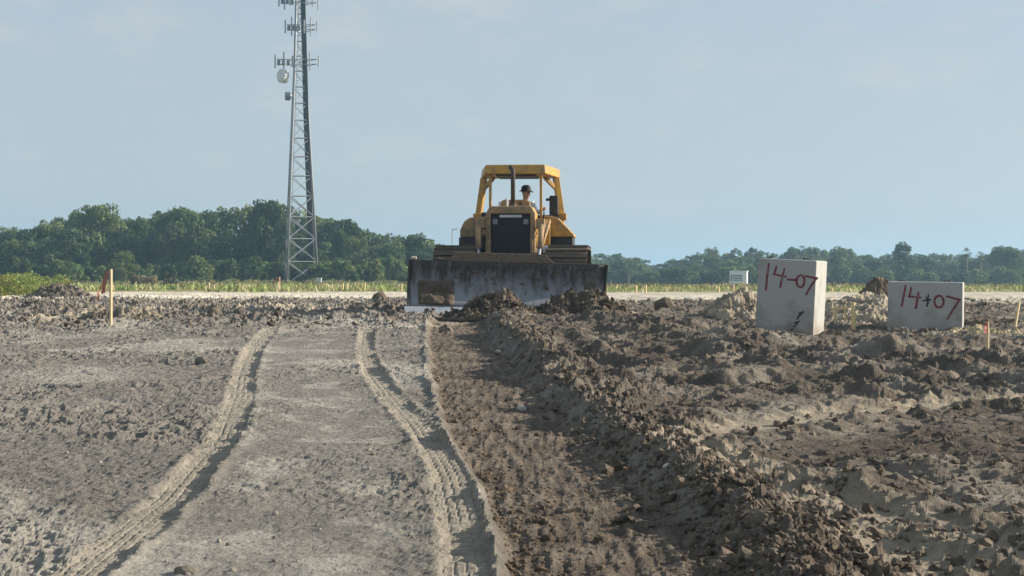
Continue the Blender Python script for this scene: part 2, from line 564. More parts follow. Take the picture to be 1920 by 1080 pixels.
def ground(X, Y, want_col=True):
    z = zb(Y) * 1.0
    dl, db, near, right, lane, left = masks(X, Y)
    farfade = 1 - sst(70, 120, Y)
    mid = sst(25, 36, Y)
    big = fbm(X * 0.32, Y * 0.32, 3, 3)
    n1 = fbm(X * 1.5, Y * 1.1, 4, 21)
    n2 = fbm(X * 6.0, Y * 5.0, 4, 41, 0.6)
    n3 = fbm(X * 19.0, Y * 15.0, 3, 61, 0.65)
    f1, c1 = worley(X * 7.5 + 0.25 * n2, Y * 6.0, 9)
    f2, c2 = worley(X * 15.0 + 0.3 * n3, Y * 12.0, 19)
    f3, c3 = worley(X * 2.6 + 0.25 * n1, Y * 2.1, 29)
    k1 = np.clip(1 - (f1 / 0.62) ** 2, 0, 1) * np.clip(c1 * 1.6 - 0.45, 0, 1)
    k2 = np.clip(1 - (f2 / 0.62) ** 2, 0, 1) * np.clip(c2 * 1.5 - 0.35, 0, 1)
    k3 = np.clip(1 - (f3 / 0.6) ** 2, 0, 1) * np.clip(c3 * 1.8 - 0.7, 0, 1)
    patch = sst(-0.25, 0.45, fbm(X * 0.55, Y * 0.4, 3, 81))
    # --- left, walked flat by the machine
    rl = seg_dist(RUT_L, X, Y)
    rr = seg_dist(RUT_R, X, Y)
    between = sst(-0.1, 0.3, rl) * (1 - sst(-0.5, 0.1, rr + 0.1)) * sst(0, 1, 1.0 + 0 * X)
    amp = (0.55 + 0.65 * patch) * (1 - 0.55 * between)
    hl = amp * (0.030 * n1 + 0.020 * n2 + 0.012 * n3 + 0.012 * k2 + 0.018 * k1 * patch)
    hl = hl + 0.03 * big
    # rougher country further off
    hl = hl + mid * farfade * (0.07 * n1 + 0.05 * n2 + 0.03 * n3 + 0.07 * k3 + 0.06 * k1 + 0.04 * big)
    hl = hl * (1 - 0.75 * sst(52, 70, Y))
    # --- cut lane
    st = fbm(X * 13.0, Y * 1.6, 3, 101)
    hn = -0.055 + 0.013 * st + 0.005 * n3 + 0.005 * n2 + 0.012 * n1 + 0.008 * k2 * patch + 0.014 * k1 * patch
    # --- rough right side
    rid = 1 - np.abs(fbm(X * 0.5 - Y * 0.08, Y * 0.62, 3, 131)) * 2.0
    rid2 = 1 - np.abs(fbm(X * 0.95 + 3, Y * 1.3, 3, 151)) * 2.0
    calm = sst(0, 0.5, 0.45 - fbm(X * 0.22 + 4, Y * 0.22, 2, 171))
    n2w = fbm(X * 2.7 + 0.2 * n1, Y * 4.6, 4, 141, 0.55)
    n3w = fbm(X * 8.0, Y * 13.0, 3, 143, 0.6)
    fw, cw = worley(X * 3.6 + 0.4 * n2w, Y * 5.0 + 0.2 * n1, 147)
    kw = np.clip(1 - (fw / 0.7) ** 2, 0, 1) * np.clip(cw * 1.5 - 0.4, 0, 1)
    loose = 0.35 + 0.9 * patch
    chunk = 0.6 - 2.0 * np.abs(fbm(X * 2.1 + 0.3 * n1, Y * 3.6, 3, 149, 0.6))
    hr = (0.075 * np.clip(rid, -0.4, 1) + 0.045 * rid2 + 0.035 * n1 + 0.038 * n2w + 0.02 * n3w + 0.05 * chunk
          + (0.055 * kw + 0.016 * k1 + 0.014 * k2 + 0.006 * n3) * loose + 0.03 * k3) * (0.5 + 0.5 * calm) * (0.48 + 0.52 * sst(9, 17, Y)) - 0.05
    dip = sst(2.2, 4.5, X) * sst(17, 25, Y) * (1 - sst(33.5, 37, Y))
    hr = hr - 0.26 * dip
    # long push ridges running across, in front of the boxes
    s = Y + 0.8 * X
    for (s0, x0, x1, h, w) in ((30.5, 0.3, 5.5, 0.24, 0.5), (32.3, 3.2, 8.5, 0.13, 0.5), (28.6, 1.2, 8.5, 0.20, 0.42), (27.0, 0.6, 7.0, 0.24, 0.42), (25.2, 2.2, 8.5, 0.18, 0.4), (23.5, 0.9, 7.5, 0.22, 0.4), (21.8, 2.6, 7.5, 0.15, 0.33), (20.4, 0.9, 6.0, 0.17, 0.33), (18.4, 2.4, 5.5, 0.12, 0.28), (17.2, 1.0, 2.4, 0.12, 0.28)):
        q = s - s0 + 0.6 * perlin(X * 0.5, Y * 0 + s0, 191)
        hr = hr + 1.1 * h * np.exp(-(q / w) ** 2) * sst(x0 - 0.5, x0 + 0.5, X) * (1 - sst(x1 - 0.8, x1 + 0.5, X)) * (0.7 + 0.6 * perlin(X * 1.1, Y * 0 + s0 * 3, 193))
    for mx_, my_, mh_, rx_, ry_ in ((4.3, 26.0, 0.30, 1.0, 0.6), (0.95, 23.6, 0.22, 0.32, 0.5), (1.2, 20.3, 0.20, 0.32, 0.45), (6.6, 26.0, 0.28, 1.3, 0.5), (5.2, 22.6, 0.2, 0.9, 0.4), (1.35, 12.6, 0.12, 0.14, 0.2), (2.6, 17.6, 0.14, 0.5, 0.3), (1.9, 9.6, 0.10, 0.2, 0.2)):
        hr = hr + mh_ * np.exp(-((X - mx_ + 0.15 * n1) / rx_) ** 2 - ((Y - my_ + 0.15 * n1) / ry_) ** 2) * (1 + 0.2 * n1)
    for rp, wd, dp, rg in ((RUT_A, 0.2, 0.04, 0.035), (RUT_B, 0.16, 0.05, 0.055), (RUT_C, 0.14, 0.03, 0.04)):
        d = seg_dist(rp, X, Y) + 0.09 * n1 + 0.05 * n2
        ins = 1 - sst(wd * 0.5, wd * 2.2, np.abs(d))
        hr = hr * (1 - 0.8 * ins) - dp * ins + rg * np.exp(-((np.abs(d) - wd * 2.1) / (wd * 1.0)) ** 2) * (0.7 + 0.7 * n1 + 0.6 * n2w + 0.5 * kw)
    hr = hr * (1 - 0.5 * sst(40, 60, Y))
    hr = hr * (1 - 0.85 * sst(58, 75, Y))
    # --- windrow
    crest = (0.085 + 0.11 * sst(12, 22, Y)) * (0.85 + 0.7 * perlin(Y * 0.75, Y * 0 + 0.5, 201)) * near * sst(4.0, 6.5, Y)
    wbm = 0.34 + 0.06 * perlin(Y * 0.6, Y * 0 + 7, 203)
    wbm = np.where(db < 0, wbm * 0.62, wbm * 1.15)
    bm = np.exp(-(np.abs(db) / wbm) ** 2)
    hb = bm * (crest + 0.035 * n1 + 0.03 * n2 + 0.06 * k1 + 0.05 * k2 + 0.05 * k3 + 0.016 * n3)
    offlane = np.clip(1 - lane, 0, 1)
    h = np.where(dl > 0, hr * right * offlane + hl * (1 - near) * (1 - right), hl * left)
    h = h + hn * lane + hb * near
    # spill ridge on the lane's left lip
    lip = np.exp(-((dl - 0.03) / 0.06) ** 2) * near * sst(5, 8, Y)
    h = h + lip * (0.024 + 0.03 * n1 + 0.03 * k1) * (0.2 + 0.8 * sst(11, 15, Y))
    # --- tyre ruts
    for d, w in ((rl, 0.13), (rr, 0.118)):
        rough_edge = 0.025 * n1 + 0.011 * n2 + 0.008 * n3
        da = np.abs(d) + rough_edge
        fade = sst(4, 6, Y) * (1 - sst(26, 29.5, Y))
        ins = (1 - sst(np.where(d < 0, w * 0.55, w * 0.86), np.where(d < 0, w * 1.35, w * 1.12), da)) * fade
        brk = 0.35 + 0.65 * sst(-0.5, 0.2, fbm(X * 1.5, Y * 1.2, 2, 231))
        tread = -0.010 * brk * np.clip(np.cos(d * 2 * math.pi / 0.056), 0, 1) ** 4 + 0.004 * np.cos(Y * 2 * math.pi / 0.06)
        h = h * (1 - 0.9 * ins) + ins * (-0.020 - 0.010 * perlin(Y * 0.7, X * 0, 233) + tread + 0.004 * n3)
        h = h + fade * (0.016 + 0.02 * n1) * np.exp(-((da - w * 1.3) / (w * 0.28)) ** 2) * np.where(d > 0, 0.8, 0.4)
    # --- where the dozer stands
    h = h + 0.26 * sst(34.4, 35.2, Y) * (1 - sst(39.5, 41.5, Y)) * sst(-2.6, -1.6, X) * (1 - sst(1.8, 2.8, X))
    z = z + h * (1 - sst(120, 200, Y))
    z = z - 0.75 * sst(95, 270, Y)
    if not want_col:
        return z
    # ---------------- what the soil is
    def C(*c): return np.array(c)[None, :]
    def lerp(a, b, t): return a + (b - a) * t[..., None]
    pale = sst(0.0, 0.6, fbm(X * 0.5, Y * 0.33, 4, 301))
    spots = sst(0.15, 0.6, fbm(X * 2.2, Y * 1.3, 4, 311))
    base = lerp(C(0.184, 0.174, 0.157), C(0.345, 0.330, 0.297), np.clip(pale * 0.7 + 0.2 * between + 0.45 * spots * (0.4 + between), 0, 1))
    base = lerp(base, C(0.140, 0.120, 0.100), mid * 0.55 * (1 - 0.6 * spots))
    brown = lerp(C(0.120, 0.102, 0.085), C(0.205, 0.179, 0.149), sst(-0.2, 0.6, n1 * 0.5 + fbm(X * 0.9, Y * 0.7, 3, 321)))
    lanec = lerp(C(0.108, 0.089, 0.072), C(0.185, 0.155, 0.125), sst(-0.3, 0.5, st * 0.7 + 0.4 * n1))
    col = lerp(base, brown, np.clip(right + bm, 0, 1) * near + (1 - near) * right * 0.7)
    col = lerp(col, lanec, lane)
    drygrey = sst(0.25, 0.6, fbm(X * 0.8 + 9, Y * 0.6, 3, 331)) * right
    col = lerp(col, C(0.265, 0.245, 0.210), drygrey * 0.6)
    shade_patches = sst(0.0, 0.5, fbm(X * 0.7 + 15, Y * 0.55, 4, 337)) * right
    col = lerp(col, C(0.085, 0.071, 0.058), shade_patches * 0.6)  # random dark patches painted in to deepen the shadow contrast
    for rp, wd in ((RUT_A, 0.24), (RUT_B, 0.26), (RUT_C, 0.17)):
        d = np.abs(seg_dist(rp, X, Y))
        col = lerp(col, C(0.34, 0.295, 0.232), (1 - sst(wd * 0.7, wd * 1.7, d + 0.1 * n2 + 0.1 * n1)) * 0.9)
    for d, w in ((rl, 0.145), (rr, 0.135)):
        fade = 1 - sst(26, 29.5, Y)
        col = lerp(col, C(0.335, 0.305, 0.255), (1 - sst(w * 0.7, w * 1.3, np.abs(d) + 0.02 * n2)) * 0.8 * fade)
    edge = Y + 6 * fbm(X * 0.09, Y * 0.03, 3, 341) + 3.0 * n1
    sand = sst(50, 60, edge)
    sandc = lerp(C(0.40, 0.36, 0.29), C(0.62, 0.58, 0.49), sst(-0.3, 0.5, n1 + big))
    col = lerp(col, sandc, sand)
    pocket = sst(0.35, 0.6, fbm(X * 0.25 + 2, Y * 0.2, 3, 351)) * sst(26, 30, Y) * (1 - right * near)
    col = lerp(col, C(0.42, 0.37, 0.29), pocket * 0.75)
    gr = sst(86, 96, edge)
    col = lerp(col, lerp(C(0.16, 0.17, 0.065), C(0.30, 0.27, 0.13), sst(-0.3, 0.5, n1 + big)), gr)
    return z, col

def gz(x, y):
    return float(ground(np.array([float(x)]), np.array([float(y)]), False)[0])

rows = [-6.0, -3.0, 0.0, 2.5, 4.0, 5.0]
y = 5.6
while y < 62:
    rows.append(y)
    y += 0.0021 * y + 0.013
while y < 135:
    rows.append(y)
    y += 0.0052 * y - 0.16 if y < 100 else 0.6
rows += [150, 180, 230, 300, 420, 600, 900, 1400, 2200, 3500, 6000]
rows = np.array(rows)
NC = 900
s = np.linspace(-1, 1, NC)
wid = 1.7 + 0.43 * np.maximum(rows, 6.0)
GX = s[None, :] * wid[:, None]
GY = np.repeat(rows[:, None], NC, 1)
gzz, gcol = ground(GX.ravel(), GY.ravel())
NR = len(rows)
idx = np.arange(NR * NC).reshape(NR, NC)
faces = np.stack([idx[:-1, :-1], idx[:-1, 1:], idx[1:, 1:], idx[1:, :-1]], -1).reshape(-1, 4)
me = np_mesh('ground', np.stack([GX.ravel(), GY.ravel(), gzz], -1), faces, gcol)
g_o = link_mesh('ground', me, M['soil'])
tag(g_o, 'rough graded bare dirt with tyre ruts, a cut lane and a long windrow', kind='structure')
print('ground quads', len(faces))

# ------------------------------------------------------------------ lattice tower
TY = 215.0
def tpx(u, v, Y=TY):
    return Vector(((u - 960) / F * Y, Y, ZC - (v - VH) / F * Y))

tb = tpx(556, 530)
tower = empty('radio_tower', (tb.x, TY, -0.55), 0, 'tall grey three legged lattice tower carrying antennas and dishes before the wood', 'radio tower')
TH = 46.0
def leg_at(k, z):
    s0 = 5.06
    t = R(-18.6)
    A = Vector((0, 0)); Cc = Vector((math.cos(t), math.sin(t))) * s0
    Bb = Vector((math.cos(t - R(60)), math.sin(t - R(60)))) * s0
    cen = (A + Bb + Cc) / 3
    f = max(0.17, 1 - z * 0.0221)
    p = ((A, Bb, Cc)[k] - cen) * f
    lean = z * 0.008
    return Vector((p.x + lean, p.y, z))
for k in range(3):
    MB().tube([leg_at(k, 0), leg_at(k, 15), leg_at(k, 30), leg_at(k, TH)], [0.16, 0.14, 0.12, 0.1], 8).build('leg', M['galv'], tower, smooth=True)
    MB().box(-0.5, 0.5, -0.5, 0.5, -0.2, 0.35).build('footing', M['concrete'], tower, loc=leg_at(k, 0))
z = 0.4
lev = []
while z < TH:
    lev.append(z)
    z += max(1.5, 3.2 - z * 0.04)
for i, z0 in enumerate(lev[:-1]):
    z1 = lev[i + 1]
    for a, b in ((0, 1), (1, 2), (2, 0)):
        MB().tube([leg_at(a, z1), leg_at(b, z1)], 0.055, 5).build('horizontal_brace', M['galv'], tower)
        r = 0.075 if z0 < 10 else 0.05
        MB().tube([leg_at(a, z0), leg_at(b, z1)], r, 5).build('diagonal_brace', M['galv'], tower)
        if z0 < 22:
            MB().tube([leg_at(b, z0), leg_at(a, z1)], r, 5).build('diagonal_brace', M['galv'], tower)
# cable run on the right-hand leg and ladder on the left
cb = MB()
for j in range(6):
    cb.tube([leg_at(2, 0.5) + Vector((-0.45 - 0.13 * j, -0.2, 0)), leg_at(2, 12) + Vector((-0.18 - 0.13 * j, -0.2, 0)), leg_at(2, 24) + Vector((0.02 - 0.12 * j, -0.2, 0)), leg_at(2, TH - 1) + Vector((0.12 - 0.10 * j, -0.2, 0))], 0.075, 6)
tag(cb.build('cable_run', M['cable'], tower), kind='stuff')
ld = MB()
for sx in (0, 0.4):
    ld.tube([leg_at(0, 0.5) + Vector((0.25 + sx, -0.2, 0)), leg_at(0, TH - 1) + Vector((0.2 + sx * 0.7, -0.2, 0))], 0.03, 5)
for j in range(110):
    a = leg_at(0, 0.8 + j * 0.4) + Vector((0.25, -0.2, 0))
    ld.bar(a, a + Vector((0.38, 0, 0)), 0.03, 0.03)
tag(ld.build('ladder', M['galv'], tower), kind='stuff')
# antenna mounts
def rel(u, v, dy=0.0):
    p = tpx(u, v)
    return Vector((p.x - tb.x, dy, p.z + 0.55))
for v0, u0, u1, n_ant in ((2, 525, 598, 8), (52, 537, 596, 6), (117, 518, 599, 6)):
    fr = MB()
    for dv in (-4, 5):
        fr.bar(rel(u0 + 3, v0 + dv, -0.9), rel(u1 - 3, v0 + dv, -0.9), 0.09, 0.09)
        fr.bar(rel(u0 + 3, v0 + dv, -0.9), rel((u0 + u1) / 2, v0 + dv, 1.6), 0.09, 0.09)
        fr.bar(rel(u1 - 3, v0 + dv, -0.9), rel((u0 + u1) / 2, v0 + dv, 1.6), 0.09, 0.09)
    mt = fr.build('antenna_mount', M['galv'], tower)
    for j in range(n_ant):
        t = j / (n_ant - 1)
        u = u0 + (u1 - u0) * t
        if 0.42 < t < 0.58:
            continue
        hgt = (0.9, 1.3, 0.75)[j % 3]
        p = rel(u, v0, -1.0)
        MB().box(-0.09, 0.09, -0.07, 0.07, -hgt, hgt).build('panel_antenna', M['antenna'] if t > 0.5 else M['galv'], mt, loc=p, bevel=0.02)
    for j in range(3):
        p = rel(u0 + 6 + 9 * j, v0 + 2, -0.7)
        MB().box(-0.2, 0.2, -0.12, 0.12, -0.35, 0.35).build('radio_unit', M['dish_grey'], mt, loc=p, bevel=0.02)
def dish(u, v, dia, az, mface, mdrum, depth):
    d = Vector((math.sin(az), -math.cos(az), 0))
    c = rel(u, v, -0.4)
    o = MB().tube([c, c + d * depth], dia / 2, 20).build('microwave_dish', mdrum, tower, smooth=False)
    MB().tube([c + d * depth, c + d * (depth + 0.03), c + d * (depth + 0.12)], [dia / 2 * 1.01, dia / 2 * 0.98, dia * 0.3], 20).build('dish_face', mface, o)
    MB().tube([c - d * 0.5, c], [0.1, dia * 0.35], 10).build('dish_bracket', M['galv'], o)
dish(536, 144, 1.85, R(-48), M['dish_white'], M['dish_white'], 0.75)
dish(545, 181, 1.15, R(-80), M['dish_grey'], M['dish_grey'], 0.6)

# ------------------------------------------------------------------ trees
def quads_on(centres, radii, per, size, r_, tint, out=0.55, flat=0.8):
    vs, cs = [], []
    for c, rad, n in zip(centres, radii, per):
        d = r_.normal(size=(n, 3))
        d /= np.linalg.norm(d, axis=1)[:, None]
        rr = rad * (0.72 + 0.36 * r_.random(n))[:, None]
        p = c + d * rr * np.array([1, 1, flat])
        nrm = d * out + r_.normal(size=(n, 3)) * (1 - out)
        nrm /= np.linalg.norm(nrm, axis=1)[:, None]
        t = np.cross(nrm, r_.normal(size=(n, 3)))
        t /= np.linalg.norm(t, axis=1)[:, None]
        b = np.cross(nrm, t)
        sz = size * (0.6 + 0.8 * r_.random(n))[:, None]
        t, b = t * sz, b * sz * 0.62
        q = np.stack([p - t, p - b * 0.9, p + t, p + b * 1.1], 1)
        vs.append(q.reshape(-1, 3))
        k = 0.8 + 0.4 * r_.random()
        hue = r_.random()
        c0 = np.array(tint) * k * np.array([0.85 + 0.5 * hue, 1.0, 0.85 + 0.25 * r_.random()])
        cc = c0[None, :] * (0.8 + 0.4 * r_.random(n))[:, None]
        cs.append(np.repeat(cc, 4, 0))
    V = np.concatenate(vs)
    return V, np.arange(len(V)).reshape(-1, 4), np.concatenate(cs)

def tree_meshes(seed, kind):
    """crown + trunk meshes, ten metres tall"""
    r_ = np.random.default_rng(seed)
    cen, rad = [], []
    if kind == 'broad':
        for i in range(62):
            a, q = r_.random() * 6.283, math.sqrt(r_.random())
            zz = 2.4 + 6.6 * r_.random() ** 0.8
            w = 4.6 * math.sqrt(max(0.05, 1 - ((zz - 4.6) / 5.0) ** 2))
            cen.append((math.cos(a) * q * w, math.sin(a) * q * w, zz))
            rad.append(0.75 + 0.75 * r_.random())
        tint, size = (0.075, 0.130, 0.042), 0.24
    elif kind == 'tall':
        for i in range(54):
            a, q = r_.random() * 6.283, math.sqrt(r_.random())
            zz = 1.6 + 7.6 * r_.random()
            w = 2.7 * math.sqrt(max(0.06, 1 - ((zz - 5.0) / 5.4) ** 2))
            cen.append((math.cos(a) * q * w, math.sin(a) * q * w, zz))
            rad.append(0.6 + 0.6 * r_.random())
        tint, size = (0.066, 0.120, 0.048), 0.22
    elif kind == 'open':
        for i in range(44):
            a, q = r_.random() * 6.283, math.sqrt(r_.random())
            zz = 3.4 + 6.0 * r_.random()
            w = 3.9 * math.sqrt(max(0.05, 1 - ((zz - 6.4) / 3.9) ** 2))
            cen.append((math.cos(a) * q * w, math.sin(a) * q * w, zz))
            rad.append(0.5 + 0.55 * r_.random())
        tint, size = (0.094, 0.142, 0.052), 0.22
    else:  # bush, five metres wide at ten tall (scaled down)
        for i in range(46):
            a, q = r_.random() * 6.283, math.sqrt(r_.random())
            zz = 0.5 + 8.3 * r_.random()
            w = 6.0 * math.sqrt(max(0.05, 1 - (zz / 10.0) ** 2))
            cen.append((math.cos(a) * q * w, math.sin(a) * q * w, zz))
            rad.append(1.1 + 0.9 * r_.random())
        tint, size = (0.090, 0.148, 0.048), 0.5
    cen = np.array(cen)
    per = [int(70 * x ** 1.6) + 25 for x in rad] if kind != 'bush' else [75] * len(rad)
    V, Fq, Cc = quads_on(cen, rad, per, size, r_, tint)
    crown = np_mesh('crown', V, Fq, Cc)
    crown.materials.append(M['leaf'])
    tr = MB()
    top = 6.5 if kind != 'bush' else 5.0
    lean = r_.normal() * 0.25
    tr.tube([(0, 0, -0.3), (0.1 * lean, 0, 1.6), (0.5 * lean, 0.1, 3.6), (lean, 0, top)], [0.3, 0.24, 0.18, 0.07], 7)
    for i in range(7):
        c = cen[r_.integers(len(cen))]
        z0 = min(1.6 + 3.0 * r_.random(), c[2] * 0.8)
        tr.tube([(0.3 * lean, 0, z0), (c[0] * 0.5, c[1] * 0.5, (z0 + c[2]) / 2 + 0.2), tuple(c)], [0.12, 0.08, 0.03], 5)
    trunk = tr.mesh('trunk')
    trunk.materials.append(M['bark'])
    return crown, trunk

PROTO = {k: [tree_meshes(100 + 13 * i + 7 * len(k), k) for i in range(n)] for k, n in (('broad', 5), ('tall', 3), ('open', 3), ('bush', 4))}
def tree(name, kind, x, y, h, w, label, group=None, cat='tree', z=0.0):
    cr, tk = PROTO[kind][random.randrange(len(PROTO[kind]))]
    o = empty(name, (x, y, z), random.random() * 6.28, label, cat, group)
    sx = w / {'broad': 10.5, 'tall': 6.4, 'open': 8.6, 'bush': 14.0}[kind]
    o.scale = (sx, sx, h / 10.0)
    c = bpy.data.objects.new('crown', cr); c.parent = o; COL.objects.link(c)
    t = bpy.data.objects.new('trunk', tk); t.parent = o; COL.objects.link(t)
    return o

PL = np.array([(-120, 440), (-40, 436), (0, 430), (60, 418), (110, 408), (150, 392), (185, 383), (215, 390), (240, 414), (268, 400), (300, 390), (340, 387), (400, 393), (460, 384), (500, 374), (540, 378), (570, 392), (610, 404), (650, 412), (690, 424), (720, 432), (750, 440), (775, 437), (805, 443), (835, 466), (880, 476)])
PR = np.array([(840, 480), (1000, 478), (1110, 474), (1150, 472), (1180, 480), (1230, 490), (1290, 480), (1312, 476), (1330, 464), (1345, 470), (1390, 461), (1420, 462), (1450, 468), (1500, 460), (1540, 464), (1580, 463), (1620, 472), (1660, 474), (1740, 476), (1790, 470), (1830, 476), (1880, 461), (1920, 462), (2000, 468)])
def top_of(P, u): return float(np.interp(u, P[:, 0], P[:, 1]))
def plant_tree(u, v, Y, kind, wpx, name, label, group=None, cat='tree'):
    x = (u - 960) / F * Y
    z0 = gz(x, Y)
    h = ZC + (VH - v) / F * Y - z0
    return tree(name, kind, x, Y, h, wpx / F * Y, label, group, cat, z0)

def region(u):
    for lim, txt in ((95, 'at the far left edge'), (200, 'left of the ribboned stake'), (330, 'just right of the ribboned stake'), (430, 'midway between the ribboned stake and the tower'), (525, 'just left of the lattice tower'),
                     (610, 'behind the lattice tower'), (700, 'just right of the lattice tower'), (770, 'at the right end of the left wood'), (1110, 'behind the bulldozer'), (1240, 'just right of the bulldozer blade'),
                     (1360, 'left of the white shed'), (1420, 'around the white shed'), (1550, 'behind the taller concrete box'), (1665, 'between the two concrete boxes'), (1805, 'above the lower concrete box')):
        if u < lim:
            return txt
    return 'at the far right edge'
GL = 'trees of the dark wood on the left'
GR_ = 'trees of the far wood on the right'
# trees that stand out on the skyline
plant_tree(184, 380, 238, 'broad', 135, 'oak_tree', 'broad domed dark tree rising highest in the wood left of the wooden stake')
plant_tree(505, 372, 236, 'broad', 110, 'oak_tree', 'tallest dark round crown directly behind the lattice tower')
plant_tree(340, 385, 239, 'broad', 125, 'oak_tree', 'broad dark tree right of the notch in the left skyline')
plant_tree(776, 436, 232, 'tall', 62, 'slender_tree', 'dark tree at the right end of the wood next to the bulldozer blade')
plant_tree(232, 470, 205, 'open', 60, 'young_tree', 'paler green young tree in front of the wood right of the wooden stake')
plant_tree(1695, 453, 330, 'tall', 42, 'upright_tree', 'dark upright tree standing above the right hand concrete box')
plant_tree(1572, 462, 335, 'tall', 46, 'rounded_tree', 'grey green rounded tree just right of the taller concrete box')
plant_tree(1333, 463, 372, 'open', 34, 'slender_tree', 'tall thin crowned tree left of the small white shed')
plant_tree(1888, 459, 340, 'broad', 80, 'oak_tree', 'large dark crown at the right edge of the photo')
u = -110
while u < 850:
    v = top_of(PL, u) + random.uniform(0, 7)
    plant_tree(u, v, random.uniform(246, 262), random.choice(('broad', 'broad', 'open')), random.uniform(80, 125), 'oak_tree', 'dark skyline tree of the left wood ' + region(u), 'skyline trees ' + region(u))
    u += random.uniform(24, 40)
u = -110
while u < 850:
    v = top_of(PL, u)
    v = v + (VH - v) * random.uniform(0.16, 0.42)
    plant_tree(u, v, random.uniform(226, 243), random.choice(('broad', 'tall', 'tall', 'open')), random.uniform(48, 90), 'oak_tree', 'lower dark tree of the left wood ' + region(u), 'front row trees ' + region(u))
    u += random.uniform(20, 36)
u = -100
while u < 860:
    plant_tree(u, random.uniform(478, 503), random.uniform(214, 226), 'bush', random.uniform(40, 75), 'bush', 'dark bush at the foot of the wood ' + region(u), 'bushes ' + region(u), 'bush')
    u += random.uniform(18, 32)
u = 850
while u < 2010:
    v = top_of(PR, u) + random.uniform(-1, 8)
    plant_tree(u, v, random.uniform(380, 420), random.choice(('broad', 'tall', 'open', 'tall')), random.uniform(32, 66), 'oak_tree', 'skyline tree of the far wood ' + region(u), 'skyline trees ' + region(u))
    u += random.uniform(15, 27)
u = 1060
while u < 2010:
    v = top_of(PR, u)
    v = v + (VH - v) * random.uniform(0.15, 0.45)
    plant_tree(u, v, random.uniform(345, 375), random.choice(('broad', 'tall', 'open', 'bush')), random.uniform(28, 60), 'oak_tree', 'lower green tree of the far wood ' + region(u), 'front row trees ' + region(u))
    u += random.uniform(16, 30)
u = 1060
while u < 2010:
    plant_tree(u, random.uniform(498, 512), random.uniform(310, 335), 'bush', random.uniform(34, 75), 'bush', 'green bush at the foot of the far wood ' + region(u), 'bushes ' + region(u), 'bush')
    u += random.uniform(16, 30)

# cabbage palms among the right-hand trees
def palm(u, v, Y, label):
    h = ZC + (VH - v) / F * Y + 0.75
    o = empty('palm_tree', ((u - 960) / F * Y, Y, -0.75), random.random() * 6, label, 'palm tree')
    MB().tube([(0, 0, -0.2), (0.1, 0, h * 0.5), (0, 0, h - 1.3)], [0.24, 0.2, 0.17], 7).build('trunk', M['bark'], o)
    vs, cs = [], []
    for i in range(34):
        az, el = random.random() * 6.283, random.uniform(-0.7, 1.3)
        d = Vector((math.cos(az) * math.cos(el), math.sin(az) * math.cos(el), math.sin(el)))
        sd = d.cross(Vector((0, 0, 1))).normalized()
        p0 = Vector((0, 0, h - 1.2))
        L = random.uniform(1.2, 1.7)
        for j in range(-3, 4):
            tip = p0 + d * L + sd * j * 0.2 + Vector((0, 0, -0.05 * j * j - 0.15))
            m_ = p0 + d * L * 0.55 + sd * j * 0.07
            vs += [tuple(m_ - sd * 0.05), tuple(m_ + sd * 0.05), tuple(tip)]
            cs += [(0.062, 0.08, 0.036)] * 3
    me = np_mesh('crown', np.array(vs), np.arange(len(vs)).reshape(-1, 3), np.array(cs))
    link_mesh('crown', me, M['leaf'], o)
palm(1178, 492, 300, 'shaggy cabbage palm beside the right end of the blade')
palm(1503, 459, 340, 'cabbage palm rising behind the taller concrete box')
palm(1812, 464, 325, 'thin cabbage palm on the skyline right of the lower concrete box')
palm(1838, 470, 330, 'short cabbage palm beside the large crown near the right edge')

# grass and weeds
def blades(name, pts, hmin, hmax, w, tints, label, lean=0.35, per=5):
    n = len(pts)
    k = np.repeat(np.arange(n), per)
    P = pts[k] + np.column_stack([rng.normal(size=(n * per, 2)) * w * 2.2, np.zeros(n * per)])
    h = ((hmin + (hmax - hmin) * rng.random(n) ** 1.5) * np.where(pts[:, 0] > 0, 0.62, 1.0))[k] * (0.6 + 0.5 * rng.random(n * per))
    az = rng.random(n * per) * 6.283
    dx, dy = np.cos(az) * w, np.sin(az) * w
    lx, ly = rng.normal(size=n * per) * lean * h, rng.normal(size=n * per) * lean * h
    a = P + np.column_stack([-dx, -dy, np.full(n * per, -0.05)])
    b = P + np.column_stack([dx, dy, np.full(n * per, -0.05)])
    c = P + np.column_stack([lx + dx * 0.5, ly + dy * 0.5, h])
    d = P + np.column_stack([lx - dx * 0.5, ly - dy * 0.5, h * 0.9])
    V = np.stack([a, b, c, d], 1).reshape(-1, 3)
    T = np.array(tints)
    ci = rng.integers(len(T), size=n)[k]
    Cc = np.repeat(T[ci] * (0.75 + 0.5 * rng.random(n * per))[:, None], 4, 0)
    o = link_mesh(name, np_mesh(name, V, np.arange(len(V)).reshape(-1, 4), Cc), M['grass'])
    return tag(o, label, kind='stuff')
def scatter(n, y0, y1, x0=-0.42, x1=0.42, dens=None):
    Y = y0 + (y1 - y0) * rng.random(n) ** 1.4
    X = (x0 + (x1 - x0) * rng.random(n)) * Y
    if dens is not None:
        keep = rng.random(n) < dens(X, Y)
        X, Y = X[keep], Y[keep]
    return np.column_stack([X, Y, ground(X, Y, False)])
G1 = [(0.19, 0.26, 0.08), (0.25, 0.29, 0.11), (0.33, 0.32, 0.16), (0.16, 0.23, 0.07), (0.36, 0.33, 0.19)]
blades('grass', scatter(11000, 88, 210, dens=lambda X, Y: sst(-0.35, 0.3, fbm(X * 0.12, Y * 0.06, 3, 401)) * sst(86, 100, Y + 8 * fbm(X * 0.05, Y * 0.05, 2, 405))), 0.18, 0.55, 0.07, G1, 'band of rough green and straw coloured grass beyond the sand')
blades('grass', scatter(3000, 130, 300, 0.02, 0.42), 0.4, 0.9, 0.1, [(0.26, 0.23, 0.12), (0.2, 0.19, 0.08)], 'strip of taller straw coloured grass before the right wood')
